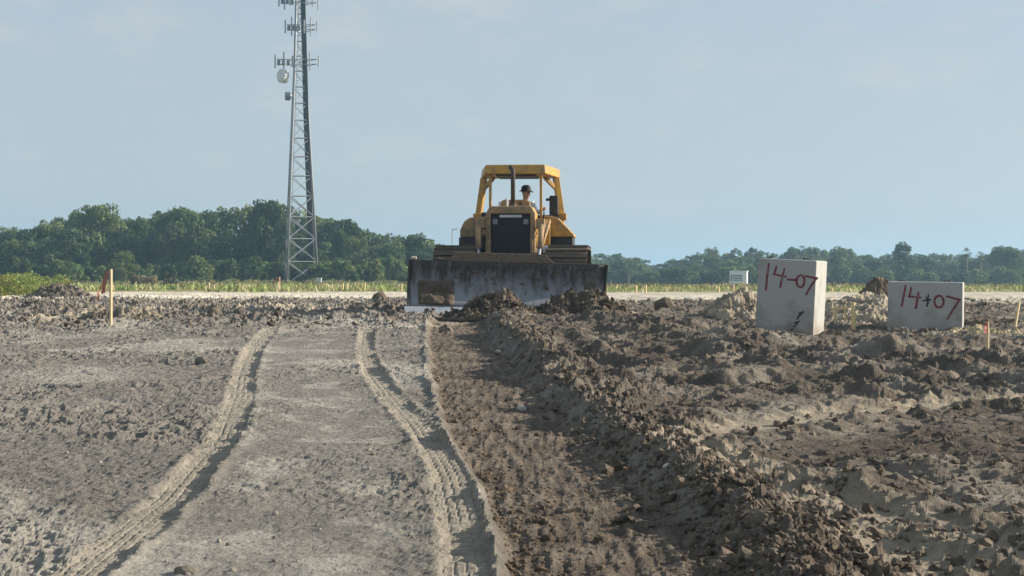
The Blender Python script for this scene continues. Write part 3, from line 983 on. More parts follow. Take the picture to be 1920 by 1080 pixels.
def leaf_mass(name, pts, rw, hz_, per, size, tint, label, seed):
    r_ = np.random.default_rng(seed)
    cen = pts + np.column_stack([np.zeros((len(pts), 2)), hz_ * (0.15 + 0.6 * r_.random(len(pts)))])
    V, Fq, Cc = quads_on(cen, list(rw * (0.6 + 0.7 * r_.random(len(pts)))), [per] * len(pts), size, r_, tint, out=0.4, flat=0.7)
    return tag(link_mesh(name, np_mesh(name, V, Fq, Cc), M['leaf']), label, kind='stuff')
leaf_mass('weeds', scatter(420, 64, 95, -0.42, -0.268, dens=lambda X, Y: 1 - sst(-0.31, -0.268, X / Y)), 0.48, 0.95, 90, 0.06, (0.19, 0.24, 0.075), 'tall bright green weeds at the left edge of the photo', 61)
leaf_mass('weeds', scatter(420, 190, 212, -0.335, -0.06), 0.7, 0.8, 60, 0.13, (0.145, 0.165, 0.075), 'mixed green and brown weeds below the left wood', 63)
for (uu, vv, ww, hh, lab) in ((252, 512, 26, 34, 'round dry pinkish brown bush nearest the wooden stake'), (281, 512, 30, 34, 'round dry pinkish brown bush, the right of the pair'), (322, 520, 26, 22, 'small low dry brown bush right of the pair')):
    Y = 175
    o = empty('dry_bush', ((uu - 960) / F * Y, Y, -0.3), 0, lab, 'bush', 'dry bushes before the left wood')
    r_ = np.random.default_rng(int(uu))
    rw = ww / F * Y / 2
    hz = ZC + (VH - vv) / F * Y + 0.3
    cen = np.column_stack([r_.normal(size=(16, 2)) * rw * 0.4, hz * (0.2 + 0.55 * r_.random(16))])
    V, Fq, Cc = quads_on(cen, [rw * 0.42] * 16, [70] * 16, 0.1, r_, (0.24, 0.225, 0.15))
    link_mesh('crown', np_mesh('crown', V, Fq, Cc), M['leaf'], o)
    MB().tube([(0, 0, -0.1), (0, 0, hz * 0.6)], [0.05, 0.02], 5).build('stem', M['bark'], o)

# ------------------------------------------------------------------ far site things
def far_at(u, v, Y):
    return Vector(((u - 960) / F * Y, Y, ZC - (v - VH) / F * Y))
# white shed
Y = 292.0
p = far_at(1384, 531, Y)
sh = empty('white_shed', (p.x, Y, -0.2), R(-14), 'small white box shed with dark louvres before the trees left of the concrete box', 'shed')
hw, zt = 1.55, ZC + (VH - 508) / F * Y + 0.2
MB().box(-hw, hw, 0, 2.2, -0.5, zt - 0.12).build('body', M['white'], sh, bevel=0.03)
MB().box(-hw - 0.1, hw + 0.1, -0.12, 2.3, zt - 0.117, zt + 0.05).build('roof', M['white'], sh, bevel=0.02)
for j in range(4):
    MB().box(-0.95, 0.75, -0.06, -0.003, 0.55 + j * 0.3, 0.72 + j * 0.3).build('louvre', M['slate'], sh)
MB().box(-1.35, -1.1, -0.05, -0.003, 0.5, 1.7).build('door_post', M['slate'], sh)
# equipment by the tower
o = empty('equipment_cabinet', ((597 - 960) / F * 205, 205, -0.35), 0, 'small white equipment cabinet beside the right foot of the lattice tower', 'cabinet')
MB().box(-0.36, 0.36, 0, 0.5, 0.05, 1.15).build('body', M['white'], o, bevel=0.02)
MB().box(-0.30, 0.30, -0.03, -0.002, 0.1, 1.1).build('door', M['antenna'], o)
MB().box(-0.42, 0.42, -0.06, 0.56, 1.153, 1.21).build('lid', M['white'], o)
o = empty('covered_tank', ((612 - 960) / F * 200, 200, -0.15), 0, 'low tan covered tank right of the white cabinet', 'tank')
MB().tube([(-0.62, 0, 0.3), (-0.5, 0, 0.3), (0.5, 0, 0.3), (0.62, 0, 0.3)], [0.18, 0.32, 0.32, 0.18], 14).build('shell', M['tan'], o, smooth=True)
MB().box(-0.4, -0.3, -0.2, 0.2, -0.1, 0.1).box(0.3, 0.4, -0.2, 0.2, -0.1, 0.1).build('cradle', M['dark_steel'], o)
o = empty('covered_tank', ((640 - 960) / F * 204, 204, -0.15), 0, 'low grey covered tank at the foot of the trees right of the tan one', 'tank')
MB().tube([(-0.62, 0, 0.28), (-0.5, 0, 0.28), (0.5, 0, 0.28), (0.62, 0, 0.28)], [0.18, 0.3, 0.3, 0.18], 14).build('shell', M['galv'], o, smooth=True)
MB().box(-0.4, -0.3, -0.2, 0.2, -0.1, 0.1).box(0.3, 0.4, -0.2, 0.2, -0.1, 0.1).build('cradle', M['dark_steel'], o)
# street lamp behind the wood
p = far_at(848, 430, 270)
o = empty('street_lamp', (p.x, 270, 0), 0, 'thin street lamp pole rising beyond the trees left of the bulldozer', 'street lamp')
MB().tube([(0, 0, -0.1), (0, 0, p.z - 0.2), (0.1, 0, p.z), (0.45, 0, p.z + 0.05)], [0.12, 0.08, 0.07, 0.06], 6).build('pole', M['galv'], o)
MB().box(0.4, 0.85, -0.12, 0.12, p.z - 0.04, p.z + 0.1).build('lamp_head', M['galv'], o, bevel=0.02)

# survey stakes
def stake(u, v0, v1, Y, w, m, label, lean=0.0, ribbon=None, group='survey stakes in the distance', z0=None, ribbon_n=3, rw=0.14):
    x = (u - 960) / F * Y
    zt = ZC - (v0 - VH) / F * Y
    zg = gz(x, Y) if z0 is None else z0
    if v1 is not None:
        zt = zg + (v1 - v0) / F * Y
    o = empty('survey_stake', (x, Y, zg), 0, label, 'stake', group)
    h = zt - zg
    MB().bar((0, 0, -0.15), (lean * h * 1.3, 0, h), w * 0.85, w * 0.6).build('lath', m, o, rot=(0, 0, R(-42)), bevel=0.003)
    if ribbon:
        for j in range(ribbon_n):
            zz = h * (0.93 - 0.05 * j)
            q = random.uniform(0.2, 0.42) * (1 if ribbon_n > 2 else 0.35)
            pts = [Vector((lean * zz - w * 0.45, -w * 0.3, zz)), Vector((lean * zz - rw * (0.6 + 0.3 * j), -0.03 * j, zz + 0.03 - 0.07 * j)), Vector((lean * zz - rw * (0.8 + 0.25 * j), -0.05, zz - q))]
            mb = MB()
            wd = Vector((0.006, 0.01, 0.016))
            wd2 = Vector((0.016, 0.008, 0.0))
            ws = [wd, (wd + wd2) * 0.6, wd2]
            th = Vector((0, 0.003, 0))
            vs, fs = [], []
            for pt, ww in zip(pts, ws):
                vs += [pt - ww, pt + ww, pt + ww + th, pt - ww + th]
            for i in range(2):
                for k in range(4):
                    fs.append((i * 4 + k, i * 4 + (k + 1) % 4, i * 4 + 4 + (k + 1) % 4, i * 4 + 4 + k))
            fs += [(3, 2, 1, 0), (8, 9, 10, 11)]
            mb.add(vs, fs).build('ribbon', ribbon, o)
    return o
stake(208, 505, 612, 29.2, 0.062, M['wood'], 'tall bare wooden stake with fluttering orange ribbon in the left foreground', ribbon=M['ribbon'], group='survey stakes', ribbon_n=4)
stake(392, 532, 548, 96, 0.09, M['wood'], 'short pale stake at the sand edge left of the tower', )
stake(402, 536, 548, 97, 0.09, M['wood_pink'], 'short pinkish stake right beside the pale stake left of the tower')
stake(462, 535, 547, 97, 0.09, M['wood'], 'short pale stake between the pink stake and the tower')
stake(524, 518, 545, 98, 0.09, M['wood_pink'], 'stake with a large orange flag at the left foot of the tower', ribbon=M['ribbon'], ribbon_n=4, rw=0.3)
stake(643, 532, 546, 98, 0.1, M['wood_yellow'], 'first pale yellow stake right of the tower')
stake(684, 531, 546, 98, 0.1, M['wood_yellow'], 'second pale yellow stake right of the tower')
stake(753, 533, 546, 98, 0.1, M['wood_yellow'], 'pale yellow stake just left of the blade')
stake(1157, 531, 541, 110, 0.1, M['wood'], 'short white stake close to the right end of the blade')
stake(1193, 539, 554, 84, 0.09, M['wood_yellow'], 'left of two yellow stakes in the grass right of the blade')
stake(1211, 540, 556, 82, 0.09, M['wood_yellow'], 'right of two yellow stakes in the grass right of the blade')
stake(1348, 542, 554, 86, 0.08, M['wood_yellow'], 'small yellow stake in the sand below the white shed')
stake(1375, 542, 560, 76, 0.09, M['wood_pink'], 'pink tipped stake left of the taller concrete box')
stake(1600, 571, 634, 32.3, 0.085, M['wood_yellow'], 'upright yellow stake standing between the two concrete boxes', group='survey stakes', z0=-0.40)
stake(1898, 566, 632, 33.0, 0.065, M['wood'], 'leaning pale stake near the right edge of the photo', lean=0.16, group='survey stakes', z0=-0.45)
stake(1852, 626, 682, 25.5, 0.045, M['wood'],  'short stake with red flagging at its top right of the lower concrete box', ribbon=M['ribbon_red'], group='survey stakes', ribbon_n=2, rw=0.05)
# batter board
x = (1585 - 960) / F * 34.6
o = empty('batter_board', (x, 34.6, -0.3), 0, 'low yellow batter board of two stakes and a crosspiece behind the gap between boxes', 'batter board')
MB().bar((-0.24, 0, -0.2), (-0.20, 0, 0.46), 0.045, 0.03).build('stake', M['wood_yellow'], o)
MB().bar((0.0, 0, -0.2), (0.0, 0, 0.48), 0.045, 0.03).build('stake', M['wood_yellow'], o)
MB().bar((-0.3, -0.034, 0.41), (0.06, -0.034, 0.43), 0.03, 0.05).build('crosspiece', M['wood_yellow'], o)

# ------------------------------------------------------------------ dirt heaps
def heap(name, x, y, lx, ly, h, seed, label, n=90, z0=None, col=((0.11, 0.086, 0.063), (0.22, 0.175, 0.128)), pw=1.0, rough=1.0, rz=0.0, cat='dirt heap', group=None, peaks=None):
    a = np.linspace(-1, 1, n)
    U, V = np.meshgrid(a, a)
    U, V = U.ravel(), V.ravel()
    X, Yy = U * lx, V * ly
    r = np.hypot(U, V)
    env = np.clip(1 - r ** 1.6, -0.3, 1)
    body = np.sign(env) * np.abs(env) ** pw
    if peaks:
        body = body * 0.45
        for (px, py, pr, ph) in peaks:
            body = body + ph * np.exp(-(((U - px) ** 2 + (V - py) ** 2) / pr ** 2)) * np.clip(env * 3, 0, 1)
    n1 = fbm(X * 2.2 + seed, Yy * 2.2, 4, seed)
    f1, c1 = worley(X * 6.5 + seed + 0.3 * n1, Yy * 6.5, seed + 3)
    f2, c2 = worley(X * 13 + seed, Yy * 13 + 0.3 * n1, seed + 5)
    k1 = np.clip(1 - (f1 / 0.65) ** 2, 0, 1) * np.clip(c1 * 1.5 - 0.3, 0, 1)
    k2 = np.clip(1 - (f2 / 0.65) ** 2, 0, 1) * c2
    z = h * body + np.clip(env * 4, 0, 1) * rough * (0.10 * n1 + 0.07 * k1 + 0.055 * k2 + 0.045 * fbm(X * 9, Yy * 9, 3, seed + 9))
    z = np.where(r > 1, -0.25, z - 0.06)
    t = sst(-0.4, 0.5, n1 + 0.8 * (c1 - 0.5))[:, None]
    c = np.array(col[0])[None] * (1 - t) + np.array(col[1])[None] * t
    idx = np.arange(n * n).reshape(n, n)
    fs = np.stack([idx[:-1, :-1], idx[:-1, 1:], idx[1:, 1:], idx[1:, :-1]], -1).reshape(-1, 4)
    keep = (np.hypot(U, V)[fs].min(1) < 1.03)
    o = link_mesh(name, np_mesh(name, np.column_stack([X, Yy, z]), fs[keep], c), M['clod'])
    zz = gz(x, y) if z0 is None else z0
    o.location = (x, y, zz)
    o.rotation_euler = (0, 0, rz)
    tag(o, label, cat, group)
    return o, (lambda px, py: (X, Yy, z))
B1 = ((0.068, 0.054, 0.043), (0.16, 0.13, 0.10))
H_BLADE1 = heap('dirt_heap', -0.42, 32.55, 1.05, 0.95, 0.42, 501, 'crumbling dark soil heap rolling up at the middle of the blade', z0=0.0, col=B1, peaks=[(0.1, 0.1, 0.35, 0.55), (0.5, 0.1, 0.3, 0.5), (-0.3, 0.1, 0.3, 0.3)])
H_BLADE2 = heap('dirt_heap', 1.42, 33.15, 1.25, 0.85, 0.46, 511, 'dark soil heap spilling off the right end of the blade', z0=0.0, col=B1, peaks=[(0.0, 0.15, 0.4, 0.6), (0.45, 0.0, 0.3, 0.35), (-0.4, 0.1, 0.3, 0.35)])
T1 = ((0.20, 0.17, 0.13), (0.36, 0.315, 0.245))
heap('rubble_heap', 5.05, 36.2, 1.15, 1.7, 0.78, 521, 'pale crumbled soil heap behind the left side of the taller concrete box', z0=-0.3, col=T1, cat='dirt heap', peaks=[(0.35, 0.1, 0.5, 0.6), (-0.3, -0.1, 0.4, 0.35)])
heap('rubble_heap', 7.9, 36.8, 2.0, 3.7, 0.62, 531, 'pale lumpy spoil heap rising between the two concrete boxes', z0=-0.32, col=T1, cat='dirt heap', peaks=[(0.25, 0.0, 0.4, 0.62), (-0.3, 0.1, 0.5, 0.3), (0.0, -0.5, 0.4, 0.2)])
heap('rubble_heap', 9.3, 40.6, 0.8, 0.7, 1.02, 541, 'dark crest of turned earth behind the spoil heap left of the lower box', z0=-0.2, col=B1, cat='dirt heap')
heap('rubble_heap', 8.9, 30.6, 1.2, 0.9, 0.30, 551, 'pale straw strewn soil heap at the foot of the lower concrete box on its right', z0=-0.46, col=((0.30, 0.25, 0.15), (0.46, 0.39, 0.25)))
heap('dirt_heap', -16.4, 58.0, 1.5, 1.2, 0.62, 561, 'low dark dirt heap before the green weeds at far left', col=((0.10, 0.09, 0.075), (0.19, 0.165, 0.135)))
heap('dirt_heap', -7.5, 31.0, 0.95, 0.6, 0.20, 571, 'small lumpy dirt heap at the foot of the orange ribboned stake', col=((0.13, 0.11, 0.09), (0.27, 0.235, 0.185)))
heap('dirt_heap', -10.0, 36.0, 1.5, 0.9, 0.25, 581, 'lumpy dirt heap between the ribboned stake and the left edge', col=((0.13, 0.11, 0.09), (0.27, 0.235, 0.185)))
heap('dirt_heap', 10.6, 40.0, 2.2, 1.2, 0.28, 591, 'ridge of earth coloured dark as trench shade right of the lower concrete box', z0=-0.15, col=B1)  # dark soil colour stands in for shade in a trench
heap('dirt_heap', 10.6, 34.5, 2.0, 0.8, 0.34, 595, 'ridge of earth coloured dark as trench shade by the leaning stake at the right edge', z0=-0.42, col=B1)  # strip of trench shadow, shaped and coloured as a dark ridge

# ------------------------------------------------------------------ loose clods
def ico(sub, seed, jag=0.28):
    bm = bmesh.new()
    bmesh.ops.create_icosphere(bm, subdivisions=sub, radius=1.0)
    r_ = random.Random(seed)
    ax = [r_.uniform(0.65, 1.15) for _ in range(3)]
    for v in bm.verts:
        s_ = 1 + r_.uniform(-jag, jag)
        v.co = Vector((v.co.x * ax[0], v.co.y * ax[1], v.co.z * ax[2])) * s_
    V = np.array([v.co[:] for v in bm.verts])
    Fc = np.array([[v.index for v in f.verts] for f in bm.faces])
    bm.free()
    return V, Fc
def lumpy(V, seed):
    n_ = fbm(V[:, 0] * 1.3 + seed, V[:, 1] * 1.3 + V[:, 2] * 1.7, 3, seed)
    return V * (1 + 0.55 * n_)[:, None] * np.array([1.25, 0.9, 0.75])
LOW = [ico(1, i, 0.26) for i in range(6)]
HIGH = [(lambda q: (lumpy(q[0], 50 + i), q[1]))(ico(2, 20 + i, 0.17)) for i in range(6)]
def rand_rot(n):
    q = rng.normal(size=(n, 4))
    q /= np.linalg.norm(q, axis=1)[:, None]
    w, x, y, z = q.T
    return np.stack([np.stack([1 - 2 * (y * y + z * z), 2 * (x * y - z * w), 2 * (x * z + y * w)], -1),
                     np.stack([2 * (x * y + z * w), 1 - 2 * (x * x + z * z), 2 * (y * z - x * w)], -1),
                     np.stack([2 * (x * z - y * w), 2 * (y * z + x * w), 1 - 2 * (x * x + y * y)], -1)], 1)
def clods(X, Y, S, cols, name, label, zoff=0.0, Z=None):
    if Z is None:
        Z = ground(X, Y, False)
    P = np.column_stack([X, Y, Z + S * zoff])
    Vs, Fs, Cs, off = [], [], [], 0
    Rm = rand_rot(len(X))
    kind = rng.integers(6, size=len(X))
    for lib, sel in ((LOW, S < 0.022), (HIGH, S >= 0.022)):
        for k in range(6):
            m = sel & (kind == k)
            if not m.any():
                continue
            V, Fc = lib[k]
            W = np.einsum('nij,vj->nvi', Rm[m], V) * S[m][:, None, None] + P[m][:, None, :]
            nn = m.sum()
            Vs.append(W.reshape(-1, 3))
            Fs.append((Fc[None] + (np.arange(nn) * len(V))[:, None, None] + off).reshape(-1, 3))
            Cs.append(np.repeat(cols[m], len(V), 0))
            off += nn * len(V)
    o = link_mesh(name, np_mesh(name, np.concatenate(Vs), np.concatenate(Fs), np.concatenate(Cs), smooth=False), M['clod'])
    return tag(o, label, kind='stuff')
def tone(n, a, b):
    t = rng.random(n)[:, None] ** 1.2
    return np.array(a)[None] * (1 - t) + np.array(b)[None] * t
def yrand(n, y0, y1):
    """more of them close by, so that they stay evenly thick in view"""
    t = rng.random(n)
    return 1 / (1 / y0 + (1 / y1 - 1 / y0) * t)
n = 5200
Y = yrand(n, 6.6, 33)
X = interp(BERM, Y) + rng.normal(size=n) * 0.22 - 0.05
S = np.clip(np.exp(rng.normal(size=n) * 0.55) * 0.0145, 0.007, 0.045)
clods(X, Y, S, tone(n, (0.10, 0.081, 0.064), (0.19, 0.158, 0.124)), 'soil_clods', 'loose brown clods heaped along the windrow')
n = 3600
Y = yrand(n, 6.8, 34)
X = interp(BERM, Y) + 0.4 + rng.random(n) ** 1.1 * (0.42 * Y + 0.6 - interp(BERM, Y))
S = np.clip(np.exp(rng.normal(size=n) * 0.5) * 0.016, 0.008, 0.05)
clods(X, Y, S, tone(n, (0.10, 0.083, 0.067), (0.21, 0.178, 0.142)), 'soil_clods', 'loose brown clods strewn over the rough ground on the right')
n = 700
Y = yrand(n, 6.8, 34)
X = -0.40 * Y + rng.random(n) * (0.40 * Y + interp(LANE, Y) - 0.1)
d = np.minimum(np.abs(seg_dist(RUT_L, X, Y)), np.abs(seg_dist(RUT_R, X, Y)))
k = d > 0.22
X, Y = X[k], Y[k]
S = np.clip(np.exp(rng.normal(size=len(X)) * 0.5) * 0.007, 0.004, 0.02) * (0.8 + Y / 40)
clods(X, Y, S, tone(len(X), (0.17, 0.155, 0.135), (0.33, 0.30, 0.255)), 'soil_clods', 'small grey crumbs on the walked ground at left')
n = 900
Y = yrand(n, 6.8, 31)
X = interp(LANE, Y) + 0.06 + np.abs(rng.normal(size=n)) * 0.25
S = np.clip(np.exp(rng.normal(size=n) * 0.5) * 0.010, 0.005, 0.03)
clods(X, Y, S, tone(n, (0.09, 0.07, 0.05), (0.20, 0.155, 0.115)), 'soil_clods', 'dark crumbs in the freshly cut lane')
n = 1500
Y = 28 + 24 * rng.random(n)
X = (-0.40 + 0.37 * rng.random(n)) * Y
S = np.clip(np.exp(rng.normal(size=n) * 0.6) * 0.028, 0.015, 0.13)
clods(X, Y, S, tone(n, (0.10, 0.085, 0.07), (0.25, 0.215, 0.175)), 'soil_clods', 'broken lumps on the rough ground beyond the ruts')
n = 900
Y = 35 + 20 * rng.random(n)
X = (0.07 + 0.35 * rng.random(n)) * Y
S = np.clip(np.exp(rng.normal(size=n) * 0.6) * 0.032, 0.015, 0.14)
clods(X, Y, S, tone(n, (0.13, 0.11, 0.085), (0.33, 0.28, 0.215)), 'soil_clods', 'broken lumps beyond the concrete boxes')
bx, by = [], []
for (cx, cy, ww) in ((5.0, 29.7, 0.75), (8.35, 31.6, 0.85)):
    bx.append(cx + ww * (2 * rng.random(160) - 1)); by.append(cy - 0.02 * rng.random(160) - 0.25 * rng.random(160) + 0.3 * (cx - bx[-1]) * 0.9)
bx, by = np.concatenate(bx), np.concatenate(by)
clods(bx, by, np.clip(np.exp(rng.normal(size=320) * 0.5) * 0.035, 0.015, 0.09), tone(320, (0.10, 0.083, 0.067), (0.24, 0.205, 0.165)), 'soil_clods', 'loose lumps banked against the foot of the concrete boxes')
# on the heaps at the blade and behind the boxes
def clods_on(ho, lx, ly, n, smax, cols, name, label):
    me = ho.data
    co = np.empty(len(me.vertices) * 3, dtype=np.float32)
    me.vertices.foreach_get('co', co)
    co = co.reshape(-1, 3)
    ok = np.where((co[:, 2] > -0.02))[0]
    pick = rng.choice(ok, n)
    Mw = np.array(Matrix.Translation(ho.location) @ ho.rotation_euler.to_matrix().to_4x4())
    w = co[pick] @ Mw[:3, :3].T + Mw[:3, 3]
    S = np.clip(np.exp(rng.normal(size=n) * 0.55) * smax * 0.4, 0.015, smax)
    clods(w[:, 0], w[:, 1], S, tone(n, *cols), name, label, 0.15, Z=w[:, 2])
clods_on(H_BLADE1[0], 1, 1, 620, 0.06, ((0.065, 0.052, 0.041), (0.15, 0.122, 0.094)), 'soil_clods', 'clods tumbling down the heap at the middle of the blade')
clods_on(H_BLADE2[0], 1, 1, 620, 0.06, ((0.065, 0.052, 0.041), (0.15, 0.122, 0.094)), 'soil_clods', 'clods tumbling down the heap at the right end of the blade')

# single stones and lumps
def lump(name, u, v, s_, m, label, cat, seed, group=None, lift=0.4):
    x, y = inv(u, v)
    V, Fc = ico(2, seed, 0.12)
    me = np_mesh(name, V * np.array([1.15, 0.9, 0.7]) * s_, Fc, np.tile(np.array([0.19, 0.17, 0.14] if u < 700 else [0.13, 0.108, 0.084]), (len(V), 1)), smooth=False)
    o = link_mesh(name, me, m, None, (x, y, gz(x, y) + s_ * lift), (0, 0, seed))
    return tag(o, label, cat, group)
lump('pale_stone', 1252, 898, 0.035, M['stone'], 'white stone on the windrow crest, the nearest pale stone', 'stone', 3)
lump('pale_stone', 978, 756, 0.05, M['stone'], 'white stone at the shaded left foot of the windrow', 'stone', 5)
lump('pale_stone', 1068, 756, 0.035, M['stone'], 'small white stone right of the windrow', 'stone', 7)
lump('pale_stone', 935, 655, 0.05, M['stone'], 'small pale stone on the windrow near the blade', 'stone', 9)
lump('dirt_clod', 1246, 583, 0.30, M['clod'], 'big dark dirt lump lying right of the blade', 'dirt clod', 11, lift=0.35)
lump('dirt_clod', 676, 590, 0.20, M['clod'], 'dark dirt lump at the far end of the right rut', 'dirt clod', 13)
lump('dirt_clod', 377, 684, 0.085, M['clod'], 'lump left of the left rut halfway along', 'dirt clod', 15, lift=0.1)
lump('dirt_clod', 712, 566, 0.26, M['clod'], 'rounded dirt lump on the pale sand left of the blade', 'dirt clod', 17)
lump('dirt_clod', 350, 1072, 0.05, M['clod'], 'clod between the ruts at the bottom edge of the photo', 'dirt clod', 19, lift=0.05)

# ------------------------------------------------------------------ precast concrete boxes
def stroke_mesh(lines, w, y0):
    mb = MB()
    for ln in lines:
        for a, b in zip(ln[:-1], ln[1:]):
            a, b = Vector(a), Vector(b)
            d = (b - a).normalized() * w * 0.45
            n_ = Vector((-d.y, d.x)).normalized() * w / 2
            a2, b2 = a - d, b + d
            k = random.uniform(0.85, 1.15)
            q = [a2 - n_ * 0.75, a2 - d * 0.3, a2 + n_ * 0.75, b2 + n_ * k, b2 + d * 0.4, b2 - n_]
            mb.prism([(p_.x, p_.y) for p_ in q], 'y', y0 - 0.0004 * random.random(), y0 + 0.002)
    return mb
def ring(cx, cy, rx, ry, n=12):
    return [(cx + rx * math.sin(2 * math.pi * i / n), cy + ry * math.cos(2 * math.pi * i / n)) for i in range(n + 1)]
DG = 'painted_digit'
def concrete_box(u0, v0, Y, w, h, d, yaw, roll, red, dark, label, down=0.15, wt=0.14):
    """u0,v0: photo pixel of the front face's centre"""
    k = F / Y
    fc = Vector(((u0 - 960) / F * Y, Y, ZC - (v0 - VH) / F * Y))
    rot = Euler((0, roll, yaw))
    Mr = rot.to_matrix()
    org = fc - Mr @ Vector((0, -d / 2, h / 2))
    o = empty('concrete_box', org, 0, label, 'concrete box')
    o.rotation_euler = rot
    z0 = -down
    H = h
    mb = MB()
    a, b = w / 2, d / 2
    ai, bi = a - wt, b - wt
    vs = [(-a, -b, z0), (a, -b, z0), (a, b, z0), (-a, b, z0), (-a, -b, H), (a, -b, H), (a, b, H), (-a, b, H),
          (-ai, -bi, H), (ai, -bi, H), (ai, bi, H), (-ai, bi, H), (-ai, -bi, z0 + 0.15), (ai, -bi, z0 + 0.15), (ai, bi, z0 + 0.15), (-ai, bi, z0 + 0.15)]
    fs = [(3, 2, 1, 0), (0, 1, 5, 4), (1, 2, 6, 5), (2, 3, 7, 6), (3, 0, 4, 7), (4, 5, 9, 8), (5, 6, 10, 9), (6, 7, 11, 10), (7, 4, 8, 11),
          (8, 9, 13, 12), (9, 10, 14, 13), (10, 11, 15, 14), (11, 8, 12, 15), (12, 13, 14, 15)]
    mb.add(vs, fs).build('shell', M['concrete'], o, bevel=0.026)
    def P(u, v):
        return ((u - u0) / k * 1.02, h / 2 - (v - v0) / k)
    conv = lambda L: [[P(*q) for q in ln] for ln in L]
    for nm, glyph in red:
        stroke_mesh(conv(glyph), 4.6 / k, -b - 0.003).build(nm, M['red_paint'], o)
    for ln in dark:
        stroke_mesh(conv([ln]), 3.6 / k, -b - 0.0035).build('paint_mark', M['dark_paint'], o)
    for sx in (-0.3, 0.3):
        MB().tube([(sx * w - 0.06, -b + 0.07, H - 0.02), (sx * w - 0.05, -b + 0.07, H + 0.025), (sx * w + 0.05, -b + 0.07, H + 0.025), (sx * w + 0.06, -b + 0.07, H - 0.02)], 0.012, 6).build('lifting_loop', M['dark_steel'], o)
    return o
concrete_box(1473, 557, 30.4, 1.115, 1.44, 1.2, R(-20.5), R(2.8),
             [(DG, [[(1439, 497), (1437, 520), (1436, 544)]]), (DG, [[(1453, 502), (1450, 515), (1471, 519)], [(1468, 505), (1465, 522), (1462, 538)]]), ('painted_dash', [[(1476, 524), (1488, 524)]]), (DG, [ring(1499, 526, 7.5, 11)]), (DG, [[(1509, 516), (1528, 519), (1519, 533), (1511, 549)]])],
             [[(1507, 583), (1500, 586)], [(1504, 587), (1498, 592)], [(1501, 588), (1497, 596)], [(1500, 601), (1493, 604)], [(1497, 605), (1492, 611)], [(1489, 615), (1483, 625)]],
             'taller pale concrete box tilted in the dirt, lit on its right side, with red 14-07')
concrete_box(1734, 584, 32.4, 1.475, 1.20, 1.25, R(-17.0), R(0.8),
             [(DG, [[(1699, 537), (1696, 555), (1693, 573)]]), (DG, [[(1709, 541), (1706, 556), (1725, 558)], [(1722, 550), (1720, 564), (1718, 577)]]), (DG, [ring(1759, 565, 8.2, 11)]), (DG, [[(1773, 555), (1795, 561), (1786, 576), (1775, 596)]])],
             [[(1731, 564), (1743, 562)], [(1740, 553), (1738, 573)], [(1736, 558), (1740, 567)]],
             'wider lower concrete box facing the camera with red 14 07 and a dark blot')

# ------------------------------------------------------------------ bulldozer
DZ = empty('bulldozer', (-0.09, 34.0, 0.0), R(-4.5), 'muddy yellow bulldozer with open canopy and wide blade facing the camera', 'bulldozer')
# blade, angled so that its left end leads
bl_prof = [(-0.10, 0.10), (0.0, 0.26), (0.055, 0.42), (0.075, 0.60), (0.06, 0.80), (0.01, 0.98), (-0.05, 1.10)]
BW = 2.12
front = bl_prof
back = [(y_ + 0.05, z_) for y_, z_ in reversed(bl_prof)]
NSEG = 24
vs, fs = [], []
ring_pts = front + back
nr = len(ring_pts)
for i in range(NSEG + 1):
    x = -BW + 2 * BW * i / NSEG
    vs += [(x, p_[0], p_[1]) for p_ in ring_pts]
for i in range(NSEG):
    for k in range(nr):
        fs.append((i * nr + k, i * nr + (k + 1) % nr, (i + 1) * nr + (k + 1) % nr, (i + 1) * nr + k))
fs += [tuple(range(nr)), tuple(range((NSEG + 1) * nr - 1, NSEG * nr - 1, -1))]
blade = MB().add(vs, fs).build('blade', M['blade'], DZ, loc=(0.02, -0.12, 0.0), rot=(0, R(1.3), R(17.0)))
blade.data.shade_smooth()
mb = MB()
mb.prism([(-0.19, 0.0), (-0.165, 0.0), (-0.088, 0.14), (-0.106, 0.145)], 'x', -BW - 0.12, BW + 0.12)
mb.build('cutting_edge', M['steel'], blade, bevel=0.004)
for sx in (-1, 1):
    mb = MB()
    mb.prism([(-0.115, 0.12), (-0.02, 0.26), (0.03, 0.42), (0.05, 0.6), (0.035, 0.8), (-0.015, 0.98), (-0.075, 1.11), (0.02, 1.11), (0.13, 0.8), (0.15, 0.5), (0.1, 0.25), (0.0, 0.1)], 'x', sx * (BW + 0.003), sx * (BW + 0.038))
    mb.build('end_plate', M['dark_steel'], blade)
MB().prism([(-1.32, 1.105), (1.0, 1.105), (0.78, 1.30), (-1.16, 1.30)], 'y', 0.0, 0.045).build('spill_guard', M['cake'], blade, bevel=0.01)
MB().prism([(-BW, 1.085), (BW, 1.085), (BW, 1.12), (-BW, 1.12)], 'y', 0.003, 0.09).build('top_rail', M['dark_steel'], blade, bevel=0.006)
for (x0, x1, z0) in ((-1.55, -1.2, 1.12), (-2.1, -1.98, 1.12)):
    MB().box(x0, x1, 0.0, 0.1, z0 + 0.002, z0 + (0.05 if x0 > -1.9 else 0.07)).build('dried_clod', M['stone'] if x0 < -1.9 else M['cake'], blade, bevel=0.02)
